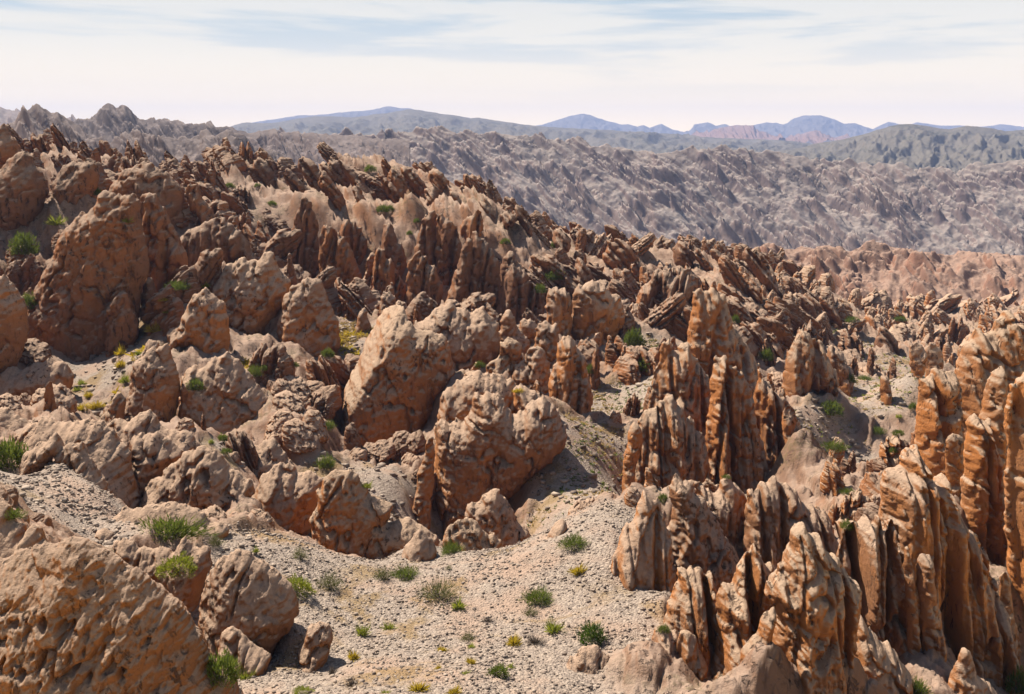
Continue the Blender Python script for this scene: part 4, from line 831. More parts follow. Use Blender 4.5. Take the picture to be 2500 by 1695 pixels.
    Xs = X + off * gx2 / np.sqrt(gn); Zs = Z + off * gz2 / np.sqrt(gn)
    yedge = Y + mid
    front = np.where(inside, front, yedge); backs = np.where(inside, backs, yedge)
    # perspective foot of the surface: the shape keeps its outline as the camera sees it
    idx = -np.ones(X.shape, int)
    used = np.zeros(X.shape, bool)
    used[:-1, :-1] |= cell; used[1:, :-1] |= cell; used[:-1, 1:] |= cell; used[1:, 1:] |= cell
    nf = used.sum(); idx[used] = np.arange(nf)
    bi = idx.copy(); ins_u = used & inside; bi[ins_u] = nf + np.arange(ins_u.sum())
    r_, c_ = np.nonzero(cell)
    qf = np.stack([idx[r_, c_], idx[r_, c_ + 1], idx[r_ + 1, c_ + 1], idx[r_ + 1, c_]], 1)
    qb = np.stack([bi[r_, c_], bi[r_ + 1, c_], bi[r_ + 1, c_ + 1], bi[r_, c_ + 1]], 1)
    V = np.concatenate([np.stack([Xs[used], front[used], Zs[used]], 1), np.stack([Xs[ins_u], backs[ins_u], Zs[ins_u]], 1)])
    base = np.array([V[:, 0].mean(), Y, V[:, 2].min()])
    o = mesh_np(name, V - base, np.concatenate([qf, qb]), M[mat])
    o.location = base
    NTRI += 2 * (len(qf) + len(qb))
    tag(o, label, cat or 'rock', group)
    return o
def regof(pts):
    return None
for i, (name, pts, Y, label, kw) in enumerate(ROCKS):
    kw = dict(kw); kw.pop('nofoot', None); PIT_REG = kw.pop('reg', None)
    build_rock(name, pts, Y, label, 100 + i * 7, **kw)

# ------------------------------------------------------------------ filler rocks: everything smaller between the traced ones
rnd = random.Random(5)
def proto(name, pts, seed, **kw):
    """a small rock built once at 60 m, then copied"""
    global PIT_REG
    o = build_rock(name, [(1250 + a, 847 + b) for a, b in pts], 60.0, '', seed, res=1.1, **kw)
    o.location = (0, 0, 0)
    v = np.empty(len(o.data.vertices) * 3, np.float32); o.data.vertices.foreach_get('co', v); v = v.reshape(-1, 3)
    z1 = v[:, 2].max(); v[:, 1] -= v[:, 1].mean()
    # unit height, origin a bit above the buried foot
    v[:, 2] -= z1 * 0.22; v /= (z1 * 0.78)
    o.data.vertices.foreach_set('co', v.ravel()); o.data.update()
    COL.objects.unlink(o)
    return o
spires = [proto('rock_spire', [(-40,120),(-48,40),(-30,-30),(-22,-90),(-5,-130),(14,-100),(22,-40),(42,20),(50,120)], 901, T=1.2, lump=0.5, flute=0.4, mat='mid'),
          proto('rock_spire', [(-70,120),(-64,30),(-50,-20),(-40,-70),(-20,-90),(-6,-40),(10,-60),(26,-110),(44,-60),(56,0),(70,60),(76,120)], 911, T=1.4, lump=0.6, flute=0.5, mat='mid'),
          proto('rock_spire', [(-60,120),(-44,0),(-40,-60),(-10,-100),(30,-80),(50,-20),(56,60),(66,120)], 921, T=1.6, lump=0.7, flute=0.2, mat='mid'),
          proto('rock_spire', [(-30,120),(-34,0),(-20,-90),(0,-140),(16,-80),(24,0),(36,120)], 931, T=0.9, lump=0.4, flute=0.6, mat='mid')]
slabs = [proto('tilted_rock', [(-110,-70),(-90,-110),(-60,-120),(-20,-70),(30,-10),(80,60),(110,120),(40,130),(-20,90),(-70,20)], 941, T=1.3, lump=0.5, flute=0.5, fdip=-0.8, mat='mid'),
         proto('tilted_rock', [(-120,-40),(-110,-90),(-70,-80),(-50,-110),(-10,-50),(40,-20),(60,30),(120,110),(60,120),(-20,100),(-90,40)], 951, T=1.5, lump=0.6, flute=0.5, fdip=-0.8, mat='mid'),
         proto('tilted_rock', [(-80,0),(-70,-60),(-40,-90),(0,-60),(40,0),(90,80),(70,120),(-10,110),(-60,60)], 961, T=1.6, lump=0.7, flute=0.3, fdip=-0.6, mat='mid')]
slabs += [proto('tilted_rock', [(-130,-60),(-116,-96),(-86,-90),(-60,-40),(-20,-36),(0,0),(50,30),(100,100),(60,130),(-30,80),(-80,40)], 1041, T=1.2, lump=0.8, flute=0.6, fdip=-0.8, mat='mid'),
          proto('tilted_rock', [(-70,-90),(-50,-130),(-24,-120),(-4,-70),(20,-60),(36,0),(70,50),(90,120),(20,130),(-30,60),(-50,-10)], 1051, T=1.1, lump=0.6, flute=0.7, fdip=-0.5, mat='mid'),
          proto('tilted_rock', [(-150,-20),(-130,-60),(-90,-40),(-70,-80),(-30,-50),(0,-70),(40,0),(100,40),(140,110),(40,130),(-90,80)], 1061, T=1.7, lump=0.8, flute=0.4, fdip=-0.8, mat='mid')]
spires += [proto('rock_spire', [(-90,120),(-84,10),(-70,-50),(-56,-20),(-40,-90),(-24,-60),(-8,-120),(12,-80),(24,-20),(40,-50),(60,10),(80,40),(96,120)], 1001, T=1.3, lump=0.6, flute=0.8, mat='mid'),
          proto('rock_spire', [(-50,120),(-56,40),(-36,-10),(-40,-60),(-26,-100),(0,-90),(10,-40),(30,-20),(40,50),(60,120)], 1011, T=1.2, lump=0.8, flute=0.5, mat='near'),
          proto('rock_spire', [(-110,120),(-90,20),(-60,0),(-50,-60),(-20,-40),(0,-70),(20,-30),(50,-80),(70,-20),(90,0),(110,60),(120,120)], 1021, T=1.4, lump=0.7, flute=0.6, mat='mid')]
lumps = [proto('rock_lump', [(-90,80),(-96,20),(-70,-40),(-30,-50),(0,-80),(40,-60),(70,-20),(96,20),(100,80)], 971, T=2.0, Rr=1.6, lump=0.7, lean=0.6, mat='near'),
         proto('rock_lump', [(-80,90),(-70,0),(-40,-70),(10,-80),(50,-50),(80,0),(90,90)], 981, T=2.0, Rr=1.6, lump=0.6, lean=0.5, mat='near'),
         proto('rock_lump', [(-110,60),(-100,0),(-60,-20),(-40,-60),(10,-50),(30,-20),(70,-40),(100,0),(116,60)], 991, T=1.8, Rr=1.2, lump=0.8, lean=0.6, mat='mid')]
occupied = [((np.array(p)[:, 0].min() - 1250) / F * Yr - 0.5, (np.array(p)[:, 0].max() - 1250) / F * Yr + 0.5, Yr) for _, p, Yr, _, _ in ROCKS]
PLACED = []
def put(protos, n, y0, y1, h0, h1, label, group, t0=-0.56, t1=0.56, minup=0.0, cond=None, sink=0.15, cat='rock', nm=None, short='small rock'):
    got = 0; tries = 0
    while got < n and tries < n * 40:
        tries += 1
        y = math.exp(rnd.uniform(math.log(y0), math.log(y1))); x = rnd.uniform(t0, t1) * y
        if scree_mask(np.array([x]), np.array([y]))[0] > 0.25: continue
        if cond and not cond(x, y): continue
        h = rnd.uniform(h0, h1) ** 1.0 * y
        if any(a < x < b and -5 - h < y - c < 0.4 for a, b, c in occupied) and h > 0.011 * y: continue
        if y > 112 and protos is slabs and y1 < 160: h = min(h, 0.026 * y)
        src = rnd.choice(protos); o = src.copy()
        if nm: o.name = nm
        COL.objects.link(o)
        z = ground_z(x, y)
        o.location = (x, y, z - sink * h)
        wv = rnd.uniform(0.8, 1.5)
        flip = -1 if protos is not slabs and rnd.random() < 0.5 else 1
        o.scale = (h * wv * flip, h * wv * rnd.uniform(0.9, 1.4), h)
        o.rotation_euler = (rnd.uniform(-0.1, 0.1), rnd.uniform(-0.15, 0.15), rnd.uniform(-0.6, 0.7))
        tag(o, label, cat, group); PLACED.append((o, x, y, z, h, short, group))
        got += 1
red = []
for o_ in spires:
    c_ = o_.copy(); c_.material_slots[0].link = 'OBJECT'; c_.material_slots[0].material = M['spire']; red.append(c_)
pale = []
for o_ in slabs + spires[:3]:
    c_ = o_.copy(); c_.material_slots[0].link = 'OBJECT'; c_.material_slots[0].material = M['near']; pale.append(c_)
put(slabs, 270, 88, 150, 0.018, 0.046, 'tilted slab of brown rock among many on the brown ridge slopes', 'tilted slabs on the brown ridge', t1=0.3, sink=0.25, short='tilted brown slab')
put(spires + slabs[:3], 80, 70, 106, 0.036, 0.056, 'brown crag among many', 'brown crags of the left slope', t0=-0.56, t1=0.16, sink=0.33, nm='brown_crag', short='brown crag')
put(spires, 180, 50, 130, 0.016, 0.040, 'small brown spire among many between the larger rocks of the middle distance', 'small spires of the middle distance', sink=0.2, short='small brown spire')
put(red, 60, 36, 90, 0.018, 0.045, 'small orange spire among many around the fluted rocks on the right', 'small orange spires on the right', t0=0.12, t1=0.56, sink=0.2, nm='orange_spire', short='small orange spire')
put(lumps, 190, 38, 105, 0.010, 0.028, 'weathered rock lump among many lying between the larger outcrops', 'rock lumps between the outcrops', sink=0.3, short='weathered rock lump')
put(pale, 270, 100, 215, 0.012, 0.030, 'broken pale brown slab among many at the valley edge and beyond', 'broken slabs of the valley edge', t0=0.08, t1=0.6, sink=0.25, nm='broken_rock', short='broken pale slab')
put(lumps, 70, 24, 44, 0.010, 0.024, 'crumbling pale lump among several around the foreground rocks', 'crumbling lumps of the foreground', sink=0.4, cond=lambda x, y: not (-6 < x < 7 and y < 37), nm='crumbling_lump', short='crumbling pale lump')
# a label of its own for each filler rock: by the traced rock it lies nearest to, its side of it and its size
def brief(lab):
    w = lab.replace(',', '').split()
    if len(w) <= 7: return ' '.join(w)
    w = w[:7]
    stop = {'and', 'with', 'a', 'an', 'the', 'of', 'in', 'at', 'to', 'on', 'by', 'its', 'from', 'down', 'left', 'right', 'above', 'behind', 'below', 'beside', 'under', 'its', 'deep', 'row', 'over', 'for', 'two', 'pale', 'dark', 'rounded', 'thin', 'round', 'great', 'large', 'small'}
    link = {'and', 'with', 'of', 'in', 'at', 'to', 'on', 'by', 'from', 'above', 'behind', 'below', 'beside', 'under', 'over'}
    for i in range(len(w) - 1, 2, -1):
        if w[i] in link: w = w[:i]; break
    while len(w) > 2 and w[-1] in stop: w = w[:-1]
    return ' '.join(w)
def project(x, y, z):
    cy, sy = math.cos(PITCH), math.sin(PITCH)
    dpt = y * cy - z * sy; up = y * sy + z * cy
    return 1250 + F * x / dpt, 847.5 - F * up / dpt
CEN = [((np.array(p)[:, 0].min() + np.array(p)[:, 0].max()) / 2, (np.array(p)[:, 1].min() + np.array(p)[:, 1].max()) / 2, lab) for _, p, _, lab, _ in ROCKS]
cells = {}
for o, x, y, z, h, short, group in PLACED:
    u, v = project(x, y, z + 0.3 * h)
    a, b, lab = min(CEN, key=lambda c: (c[0] - u) ** 2 + (c[1] - v) ** 2)
    rel = ('left of' if u < a else 'right of') if abs(u - a) > abs(v - b) else ('above' if v < b else 'below')
    cells.setdefault((short, rel, lab), []).append((-h, o))
RANK = ['largest', 'second largest', 'third largest', 'fourth largest', 'fifth largest', 'sixth largest', 'seventh largest', 'eighth largest']
for (short, rel, lab), lst in cells.items():
    lst.sort(key=lambda q: q[0])
    for i, (_, o) in enumerate(lst):
        r = '' if len(lst) == 1 else (RANK[i] if i < 8 else 'small') + ' '
        if r == 'small ' and short.startswith('small '): r = 'lesser '
        o['label'] = r + short + ' just ' + rel + ' the ' + brief(lab)
print('tris of traced and prototype rocks', NTRI)

# ------------------------------------------------------------------ loose stones
g = np.random.RandomState(3)
def stones(name, n, x0, x1, y0, y1, size, mat, seed, thr=0.5, pw=1.0):
    g = np.random.RandomState(seed)
    y = y0 + (y1 - y0) * g.rand(n * 3) ** pw; x = x0 + (x1 - x0) * g.rand(n * 3)
    dens = fbm(x * 0.45, y * 0.45, 3, seed) + 0.25
    k = (scree_mask(x, y) > thr) & (g.rand(len(x)) < 0.25 + 1.2 * np.clip(dens, 0, 1)); x = x[k][:n]; y = y[k][:n]
    n = len(x)
    z = np.array([ground_z(a, b) for a, b in zip(x, y)])
    s = size[0] + (size[1] - size[0]) * g.rand(n) ** 3.2
    cube = np.array([(-1,-1,-1),(1,-1,-1),(1,1,-1),(-1,1,-1),(-1,-1,1),(1,-1,1),(1,1,1),(-1,1,1)], float) * 0.5
    V = cube[None] * (1 + 0.0 * s[:, None, None]) + (g.rand(n, 8, 3) - 0.5) * 0.55
    V = V * (0.6 + 0.8 * g.rand(n, 1, 3)) * np.array([1, 1, 0.62])
    a = g.rand(n) * 6.28; ca, sa = np.cos(a)[:, None], np.sin(a)[:, None]
    V = np.stack([V[..., 0] * ca - V[..., 1] * sa, V[..., 0] * sa + V[..., 1] * ca, V[..., 2]], -1) * s[:, None, None]
    V += np.stack([x, y, z + 0.12 * s], 1)[:, None, :]
    f = np.array([(0,3,2),(0,2,1),(4,5,6),(4,6,7),(0,1,5),(0,5,4),(1,2,6),(1,6,5),(2,3,7),(2,7,6),(3,0,4),(3,4,7)])
    Q = (f[None] + 8 * np.arange(n)[:, None, None]).reshape(-1, 3)
    o = mesh_np(name, V.reshape(-1, 3), Q, mat, smooth=False)
    return tag(o, kind='stuff')
def stone_mat():
    m = bpy.data.materials.new('loose_stone'); m.use_nodes = True; t = m.node_tree; b = t.nodes['Principled BSDF']
    b.inputs['Roughness'].default_value = 0.9; b.inputs['Specular IOR Level'].default_value = 0.15
    gg = N(t, 'ShaderNodeNewGeometry'); r = N(t, 'ShaderNodeValToRGB')
    r.color_ramp.elements[0].color = (0.12, 0.09, 0.07, 1); r.color_ramp.elements[1].color = (0.36, 0.28, 0.21, 1)
    e = r.color_ramp.elements.new(0.5); e.color = (0.25, 0.19, 0.145, 1)
    t.links.new(gg.outputs['Random Per Island'], r.inputs['Fac']); t.links.new(r.outputs[0], b.inputs['Base Color'])
    return m
M['stone'] = stone_mat()
stones('gravel', 16000, -9, 11, 20, 42, (0.018, 0.095), M['stone'], 3)
stones('gravel', 4500, -19, -9, 28, 46, (0.03, 0.16), M['stone'], 4)
stones('gravel', 7000, -45, 30, 48, 96, (0.07, 0.38), M['stone'], 5)
stones('gravel', 5000, 16, 70, 55, 150, (0.09, 0.45), M['stone'], 6)

# ------------------------------------------------------------------ plants
def leaf_mat(name, c1, c2, tr=0.4):
    m = bpy.data.materials.new(name); m.use_nodes = True; t = m.node_tree; b = t.nodes['Principled BSDF']; o = t.nodes['Material Output']
    gg = N(t, 'ShaderNodeNewGeometry'); r = N(t, 'ShaderNodeMix', data_type='RGBA'); r.inputs[6].default_value = (*c1, 1); r.inputs[7].default_value = (*c2, 1)
    t.links.new(gg.outputs['Random Per Island'], r.inputs['Factor']); t.links.new(r.outputs[2], b.inputs['Base Color'])
    b.inputs['Roughness'].default_value = 0.7; b.inputs['Specular IOR Level'].default_value = 0.2
    tl = N(t, 'ShaderNodeBsdfTranslucent'); t.links.new(r.outputs[2], tl.inputs['Color'])
    ms = N(t, 'ShaderNodeMixShader'); ms.inputs[0].default_value = tr
    t.links.new(b.outputs[0], ms.inputs[1]); t.links.new(tl.outputs[0], ms.inputs[2]); t.links.new(ms.outputs[0], o.inputs['Surface'])
    return m
LM = {'green': leaf_mat('green_leaf', (0.07, 0.10, 0.015), (0.17, 0.20, 0.03)), 'dark': leaf_mat('dark_green_leaf', (0.035, 0.07, 0.01), (0.10, 0.15, 0.02)),
      'olive': leaf_mat('olive_leaf', (0.075, 0.08, 0.025), (0.16, 0.155, 0.05)), 'lime': leaf_mat('lime_leaf', (0.15, 0.18, 0.02), (0.32, 0.33, 0.035)),
      'yellow': leaf_mat('yellow_flower', (0.32, 0.23, 0.015), (0.55, 0.40, 0.03)), 'dry': leaf_mat('dry_twig', (0.09, 0.07, 0.055), (0.17, 0.135, 0.10), 0.0),
      'ochre': leaf_mat('dry_grass', (0.28, 0.19, 0.06), (0.42, 0.30, 0.10))}
def blades(n, seed, spread=1.2, w=0.03, ln=(0.6, 1.0), up=0.25, curve=0.2, core=0.0, flat=0.75, seg_tip=0.2):
    """thin leaves fanning out from the root: unit radius"""
    g = np.random.RandomState(seed)
    az = g.rand(n) * 6.283; el = np.arcsin(np.clip(up + (1 - up) * g.rand(n) ** spread, 0, 1))
    L = ln[0] + (ln[1] - ln[0]) * g.rand(n)
    L = L * (0.8 + 0.3 * np.sin(az * 2 + seed) + 0.12 * np.sin(az * 5 + 2 * seed))
    d = np.stack([np.cos(az) * np.cos(el), np.sin(az) * np.cos(el), np.sin(el) * flat + 0.02], 1)
    root = (g.rand(n, 3) - 0.5) * np.array([0.35, 0.35, 0.05]) + d * (core * g.rand(n)[:, None])
    s = np.cross(d, g.randn(n, 3)); s /= np.linalg.norm(s, axis=1)[:, None] + 1e-9
    ww = w * (0.6 + 0.8 * g.rand(n))[:, None]
    p1 = root + d * (L * 0.55)[:, None]; p2 = root + d * L[:, None] + np.array([0, 0, 1.0]) * (curve * (g.rand(n) - 0.3) * L)[:, None] + (g.rand(n, 3) - 0.5) * 0.1
    V = np.stack([root - s * ww * 0.4, root + s * ww * 0.4, p1 + s * ww, p1 - s * ww, p2], 1).reshape(-1, 3)
    b = 5 * np.arange(n)[:, None]
    F3 = np.concatenate([b + np.array([0, 1, 2]), b + np.array([0, 2, 3]), b + np.array([3, 2, 4])], 0)
    return V, F3
def sprigs(n, seed, w=0.035, ln=0.16, flat=0.8, shell=0.55):
    """small leaf tufts through a dome"""
    g = np.random.RandomState(seed)
    az = g.rand(n) * 6.283; el = np.arcsin(g.rand(n)); r = (shell + (1 - shell) * g.rand(n)) * (1 + 0.22 * np.sin(az * 3 + seed) * np.cos(el) + 0.15 * np.sin(az * 7 + el * 5 + seed))
    c = np.stack([np.cos(az) * np.cos(el), np.sin(az) * np.cos(el), np.sin(el) * flat], 1)
    P0 = c * r[:, None]
    d = c + 0.9 * (g.rand(n, 3) - 0.5) + np.array([0, 0, 0.5]); d /= np.linalg.norm(d, axis=1)[:, None]
    s = np.cross(d, g.randn(n, 3)); s /= np.linalg.norm(s, axis=1)[:, None] + 1e-9
    ww = w * (0.6 + 0.8 * g.rand(n))[:, None]; L = (ln * (0.6 + 0.8 * g.rand(n)))[:, None]
    V = np.stack([P0 - s * ww, P0 + s * ww, P0 + d * L], 1).reshape(-1, 3)
    return V, np.arange(3 * n).reshape(-1, 3)
def me_of(name, VF, mat):
    o = mesh_np(name, VF[0], VF[1], mat, smooth=False, link=False); me = o.data; bpy.data.objects.remove(o); return me
KINDS = {}
for k, fol, mat in [('bushy', lambda s: sprigs(1500, s), 'green'), ('cushion', lambda s: sprigs(1800, s, 0.03, 0.13, 0.85, 0.7), 'lime'), ('ball', lambda s: sprigs(1800, s, 0.035, 0.13, 1.0, 0.6), 'dark'),
                    ('spiky', lambda s: sprigs(1500, s, 0.017, 0.24, 0.75, 0.35), 'green'), ('feathery', lambda s: sprigs(850, s, 0.013, 0.26, 0.85, 0.3), 'olive'),
                    ('tuft', lambda s: blades(300, s, 1.0, 0.03, (0.5, 1.0), 0.1, 0.2, 0.5), 'yellow'), ('sprig', lambda s: blades(200, s, 0.8, 0.03, (0.5, 1.1), 0.1, 0.3, 0.5), 'lime'),
                    ('twiggy', lambda s: blades(260, s, 0.8, 0.011, (0.6, 1.1), 0.1, 0.3, 0.2), 'dry')]:
    KINDS[k] = [me_of('foliage', fol(s), LM[mat]) for s in (1, 2, 3)]
STEM = [me_of('stem', blades(60, s, 1.0, 0.016, (0.45, 0.85), 0.1, 0.2), LM['dry']) for s in (1, 2, 3)]
bpy.context.view_layer.update()
dg = bpy.context.evaluated_depsgraph_get()
def hit(px_, py_):
    dx, dz_ = ray(px_, py_)
    v = Vector((float(dx), 1.0, float(dz_))).normalized()
    ok, loc, nor, _, ob, _ = S.ray_cast(dg, Vector((0, 0, 0)), v, distance=400)
    return (loc, nor, ob) if ok else (None, None, None)
SH = [  # photo x, photo y of the root, width and height in photo pixels, kind, label
 (415,1312,155,60,'spiky','wide dark green bush on the stony slope behind the holed corner rock'),
 (22,1140,80,84,'bushy','ball-shaped green bush cut off by the left border'),
 (28,1265,52,30,'spiky','low bright green bush at the left border below the ball-shaped bush'),
 (437,1398,78,50,'cushion','round yellow-green cushion bush growing on a rock block'),
 (540,1660,84,88,'bushy','large green bush hugging the right edge of the holed corner rock'),
 (602,1658,42,32,'sprig','pale green sprig beside the large bush at the holed corner rock'),
 (723,1450,68,50,'cushion','bright green leafy bush where the humped boulder meets the gravel'),
 (806,1436,62,46,'feathery','olive feathery bush on gravel, right of the bright leafy bush by the humped boulder'),
 (527,1335,36,40,'feathery','dark olive shrub on the shoulder of the smooth rock dome'),
 (625,1350,20,20,'sprig','tiny green sprig on the crest right of the smooth dome'),
 (733,1366,36,38,'feathery','slender olive shrub on the left end of the gravel crest'),
 (932,1416,42,40,'feathery','olive shrub on the gravel, left of a flat green one'),
 (988,1412,60,38,'spiky','flat green shrub on gravel under the fin rock with a horn'),
 (1070,1464,90,62,'feathery','largest feathery olive bush in the middle of the gravel bowl'),
 (1120,1485,44,26,'sprig','yellow-green sprigs at the foot of the largest feathery olive bush'),
 (1102,1352,48,38,'spiky','green shrub at the rim of the gravel bowl below the low orange fin rock'),
 (1095,1391,16,14,'feathery','tiny olive tuft between gravel rim and largest feathery bush'),
 (1402,1336,64,38,'spiky','spreading green shrub by the ribbed rock at the right rim of the gravel bowl'),
 (1413,1402,38,32,'tuft','bright yellow tuft alone on the pale slope right of the gravel bowl'),
 (1314,1468,68,40,'spiky','vivid green shrub on the right side of the gravel bowl'),
 (1295,1503,36,28,'feathery','small olive shrub just below the vivid green shrub'),
 (1191,1520,32,24,'twiggy','small dark dry shrub alone in the middle of the gravel'),
 (1444,1572,60,56,'ball','dense round dark green bush on the slope beside the right rocks'),
 (1352,1546,52,44,'sprig','airy yellow-green sprays left of the round dark bush'),
 (1306,1572,54,36,'twiggy','leafless grey twig bush between yellow tuft and yellow-green sprays'),
 (1256,1574,46,34,'tuft','yellow flowering tuft left of the leafless grey twig bush'),
 (1143,1566,40,28,'feathery','olive half-dry tuft right of the gravel centre'),
 (1151,1583,28,14,'sprig','low yellow-green spot directly under the olive half-dry tuft'),
 (948,1538,34,24,'sprig','small lime tuft in the left part of the gravel'),
 (886,1552,34,40,'sprig','thin straggling lime plant left of the small lime tuft'),
 (863,1608,36,26,'tuft','round yellow-green tuft in the lower left of the gravel'),
 (1080,1591,28,18,'tuft','little yellow tuft in the centre of the dark gravel'),
 (1149,1622,26,24,'tuft','golden tuft low in the gravel right of centre'),
 (1069,1635,18,16,'tuft','tiny golden tuft low in the gravel centre'),
 (1218,1648,44,32,'bushy','green bush low on the gravel with yellow sprigs at its right'),
 (1246,1632,26,14,'sprig','yellow sprigs attached right of the low green bush'),
 (1135,1648,28,12,'sprig','flat lime sprig near the bottom of the gravel'),
 (1022,1688,48,38,'tuft','yellow-green flowering bush at the bottom edge of the gravel'),
 (1110,1694,36,26,'tuft','yellow bush cut by the bottom border, right of the other one'),
 (738,1694,42,20,'cushion','lime bush at the bottom border left of the gravel'),
 (942,1694,24,12,'sprig','small lime plant at the bottom border'),
 (812,1646,36,30,'twiggy','dry twiggy shrub on pale ground low at the left'),
 (858,1676,42,34,'twiggy','dry olive-grey shrub below the round yellow-green tuft'),
 (801,872,26,24,'bushy','small bush in the corner of the thick brown pinnacle with pitted top'),
 (719,898,18,16,'bushy','tiny bush below the thick brown pinnacle with pitted top'),
 (800,1048,34,28,'spiky','green tuft at the foot of the tilted slab, left side'),
 (797,1142,40,40,'spiky','green bush above the fin rock with a horn'),
 (895,1192,28,20,'sprig','lime plant on the right shoulder behind the horned fin rock'),
 (1546,845,40,50,'bushy','bush in the shade right of the overhanging boulder'),
 (1567,902,56,32,'bushy','spreading bush on the sunny gully slope'),
 (1442,912,20,26,'bushy','small bush under the overhanging boulder'),
 (1265,960,24,16,'tuft','dry yellow tuft on the shoulder behind the great boulder'),
 (1170,898,22,18,'bushy','small bush in the notch right of the tilted slab'),
 (200,1003,34,24,'tuft','yellow bush lowest on the flower slope, left'),
 (236,999,34,26,'tuft','yellow bush lowest on the flower slope, right'),
 (200,941,24,18,'sprig','lime bush at the left side of the flower slope'),
 (217,972,26,22,'tuft','yellow bush above the lowest pair on the flower slope'),
 (188,956,18,12,'sprig','small lime tuft at the left edge of the flower slope'),
 (296,868,36,30,'tuft','large yellow bush at the edge of the great face shadow'),
 (376,812,34,32,'tuft','large yellow bush highest on the flower slope'),
 (295,897,32,24,'tuft','yellow bush in the middle of the flower slope'),
 (304,936,30,28,'sprig','lime bush next to the tilted left fin'),
 (338,868,20,14,'sprig','small lime plant right of the middle flower slope'),
 (400,736,28,12,'tuft','flat yellow tuft beside the upright stubby rock'),
 (408,766,20,12,'sprig','flat lime tuft below the upright stubby rock'),
 (435,708,48,26,'spiky','green bush on the upper gravel patch at the left'),
 (498,704,22,16,'sprig','small green bush right on the upper gravel patch'),
 (478,952,36,32,'bushy','green bush growing on the cone-shaped dark outcrop'),
 (620,920,32,34,'spiky','green bush in the shaded gravel notch'),
 (645,905,16,16,'bushy','tiny bush right of the shaded gravel notch bush'),
 (544,1082,28,26,'bushy','round green bush above the knobbly left row'),
 (516,1084,18,16,'sprig','small lime bush left of the round green one above the left row'),
 (550,1108,24,16,'bushy','low green bush below the round one above the left row'),
 (72,755,38,44,'bushy','green bush beside the smooth boulder at the left border'),
 (58,622,48,60,'bushy','tall dark bush in the shaded corner at the left border'),
 (137,552,38,26,'sprig','yellow-green bush on a ledge at the upper left'),
 (233,478,28,20,'bushy','green bush between round boulder and lumpy knob on the left ridge'),
 (310,545,26,16,'sprig','yellowish bush on the great brown face top'),
 (664,505,20,16,'bushy','dark bush on the pale crest slope'),
 (560,460,20,14,'bushy','olive bush high on the pale crest'),
 (629,458,14,10,'bushy','tiny bush right on the pale crest'),
 (903,421,24,20,'bushy','dark bush on the central ridge skyline'),
 (935,519,24,20,'bushy','left of two bushes on the ridge slope below the skyline bush'),
 (952,517,18,16,'bushy','right of two bushes on the ridge slope below the skyline bush'),
 (1017,545,14,12,'bushy','tiny bush above the dark columns, right one'),
 (1000,575,12,12,'bushy','tiny bush above the dark columns, left one'),
 (1354,684,38,28,'bushy','bush cluster on the falling ridge above the overhanging boulder'),
 (1319,716,24,26,'bushy','bush left below the cluster on the falling ridge'),
 (1350,608,16,18,'bushy','small bush high on the falling ridge'),
 (1233,597,20,16,'bushy','pale bush on the ridge right of the dark columns'),
 (1871,880,30,34,'bushy','green bush lodged between pinnacles right of the square tower'),
 (1795,790,18,24,'bushy','small dark bush behind the square-topped tower'),
 (2030,1012,46,40,'bushy','large bush on the valley slope by the black shadow'),
 (2038,1098,52,28,'spiky','wide green bush on the valley slope under the shadow edge'),
 (2140,1060,36,22,'spiky','spiky bush in the middle of the valley slope'),
 (2195,1022,20,14,'sprig','small lime bush near the flat-shouldered orange tower'),
 (2228,1000,18,20,'bushy','small bush tight against the flat-shouldered orange tower'),
 (2193,1063,24,16,'bushy','bush below the small lime one in the valley'),
 (2182,1105,20,16,'bushy','bush above the ball-headed spire in the valley'),
 (2075,936,20,26,'bushy','dark bush at the start of the sand track'),
 (2110,929,30,14,'spiky','flat green bush on the sand track'),
 (2080,788,28,16,'bushy','faint bush on the pale far valley slope, left'),
 (2196,785,26,14,'bushy','faint bush on the pale far valley slope, right'),
 (2068,1208,32,20,'spiky','spiky green plant low on the valley slope'),
 (2070,1290,38,26,'spiky','green plant at the bottom of the valley by the stepped wall'),
 (1618,1225,22,26,'bushy','small bush in shade left of the orange stained spire'),
 (1620,1542,28,24,'spiky','small spiky plant at the left foot of the ribbed rocks'),
 (1815,1335,42,26,'twiggy','grey dry bush in the notch between the two rough spires'),
 (2237,1693,58,52,'spiky','spiky green shrub at the bottom between the right spires'),
 (2486,1690,54,80,'bushy','leafy bright green bush in the bottom right corner'),
 (1773,1168,18,12,'spiky','tiny green plant at the foot of the tall fluted pillar'),
]
for i, (a, b, w_, h_, kd, lab) in enumerate(SH):
    loc, nor, ob = hit(a, min(b, 1700) - 2)
    if loc is None: continue
    sc_ = w_ / F * loc.y * 0.62
    hh = max(h_ / F * loc.y * 1.0, sc_ * 0.7)
    me = KINDS[kd][i % 3]
    if w_ >= 26:
        r = bpy.data.objects.new('shrub', None); COL.objects.link(r); r.empty_display_size = 0.2
        f_ = bpy.data.objects.new('foliage', me); st = bpy.data.objects.new('stem', STEM[i % 3])
        for c_ in (f_, st): COL.objects.link(c_); c_.parent = r
    else:
        r = bpy.data.objects.new('shrub', me); COL.objects.link(r)
    r.location = loc - Vector((0, 0, 0.03)); r.rotation_euler = (0, 0, rnd.uniform(0, 6.28)) if w_ < 100 else (0, 0, 0)
    r.scale = (sc_, sc_, hh) if w_ < 100 else (sc_, sc_ * 0.5, hh)
    tag(r, lab, 'shrub', 'shrubs on the slopes')
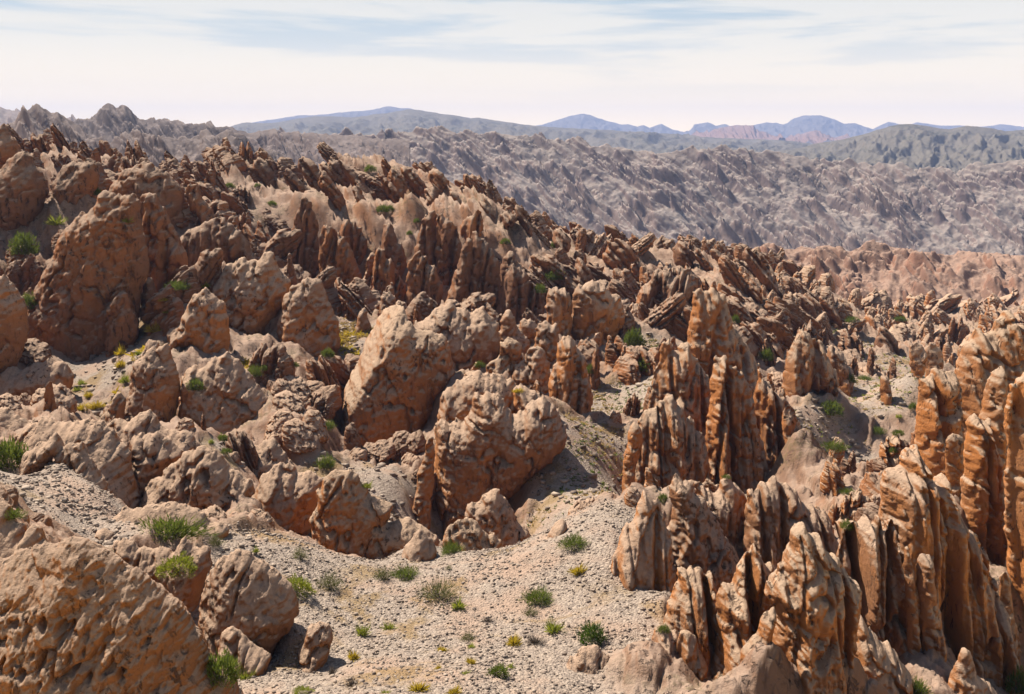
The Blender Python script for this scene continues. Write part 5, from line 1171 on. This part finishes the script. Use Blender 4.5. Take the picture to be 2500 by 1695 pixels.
# dry grass and seedlings too many to count
def cover(name, n, x0, x1, y0, y1, size, mat, seed, thr=0.5, nb=7):
    g = np.random.RandomState(seed)
    y = y0 + (y1 - y0) * g.rand(n * 6); x = x0 + (x1 - x0) * g.rand(n * 6)
    k = (scree_mask(x, y) > thr) & (fbm(x * 0.3, y * 0.3, 3, seed) > 0.05); x = x[k][:n]; y = y[k][:n]
    Vs, Fs = [], []
    V0 = [blades(nb, s, 1.0, 0.09, (0.5, 1.0), 0.2, 0.2)[0] for s in range(12)]; F0 = blades(nb, 0, 1.0, 0.09, (0.5, 1.0), 0.2, 0.2)[1]
    for i in range(len(x)):
        s = size * (0.5 + g.rand())
        Vs.append(V0[i % 12] * s + np.array([x[i], y[i], ground_z(x[i], y[i])])); Fs.append(F0 + len(V0[0]) * i)
    return tag(mesh_np(name, np.concatenate(Vs), np.concatenate(Fs), mat, smooth=False), kind='stuff')
cover('dry_grass', 2000, -27, -10, 58, 96, 0.34, LM['ochre'], 11)
cover('dry_grass', 1300, 0, 18, 48, 92, 0.26, LM['ochre'], 12)
cover('green_sprigs', 900, 0, 18, 48, 92, 0.26, LM['green'], 13)
cover('green_sprigs', 1500, 16, 60, 56, 130, 0.32, LM['lime'], 14)
cover('dry_grass', 1500, 16, 60, 56, 130, 0.30, LM['ochre'], 15)
cover('flower_cover', 900, -27, -12, 58, 96, 0.5, LM['yellow'], 16, thr=0.3)

# ------------------------------------------------------------------ air
hv = np.array([(x, y, z) for x in (-7500, 7500) for y in (-90, 7400) for z in (-125, 215)], float)
hf = np.array([(0,1,3,2),(4,6,7,5),(0,4,5,1),(2,3,7,6),(0,2,6,4),(1,5,7,3)])
hz = mesh_np('haze', hv, hf, smooth=False)
hm = bpy.data.materials.new('haze_air'); hm.use_nodes = True; t = hm.node_tree; t.nodes.clear()
o = N(t, 'ShaderNodeOutputMaterial'); v = N(t, 'ShaderNodeVolumePrincipled')
v.inputs['Color'].default_value = (0.48, 0.61, 1.0, 1); v.inputs['Density'].default_value = 0.00015
t.links.new(v.outputs[0], o.inputs['Volume'])
hz.data.materials.append(hm); tag(hz, kind='stuff')
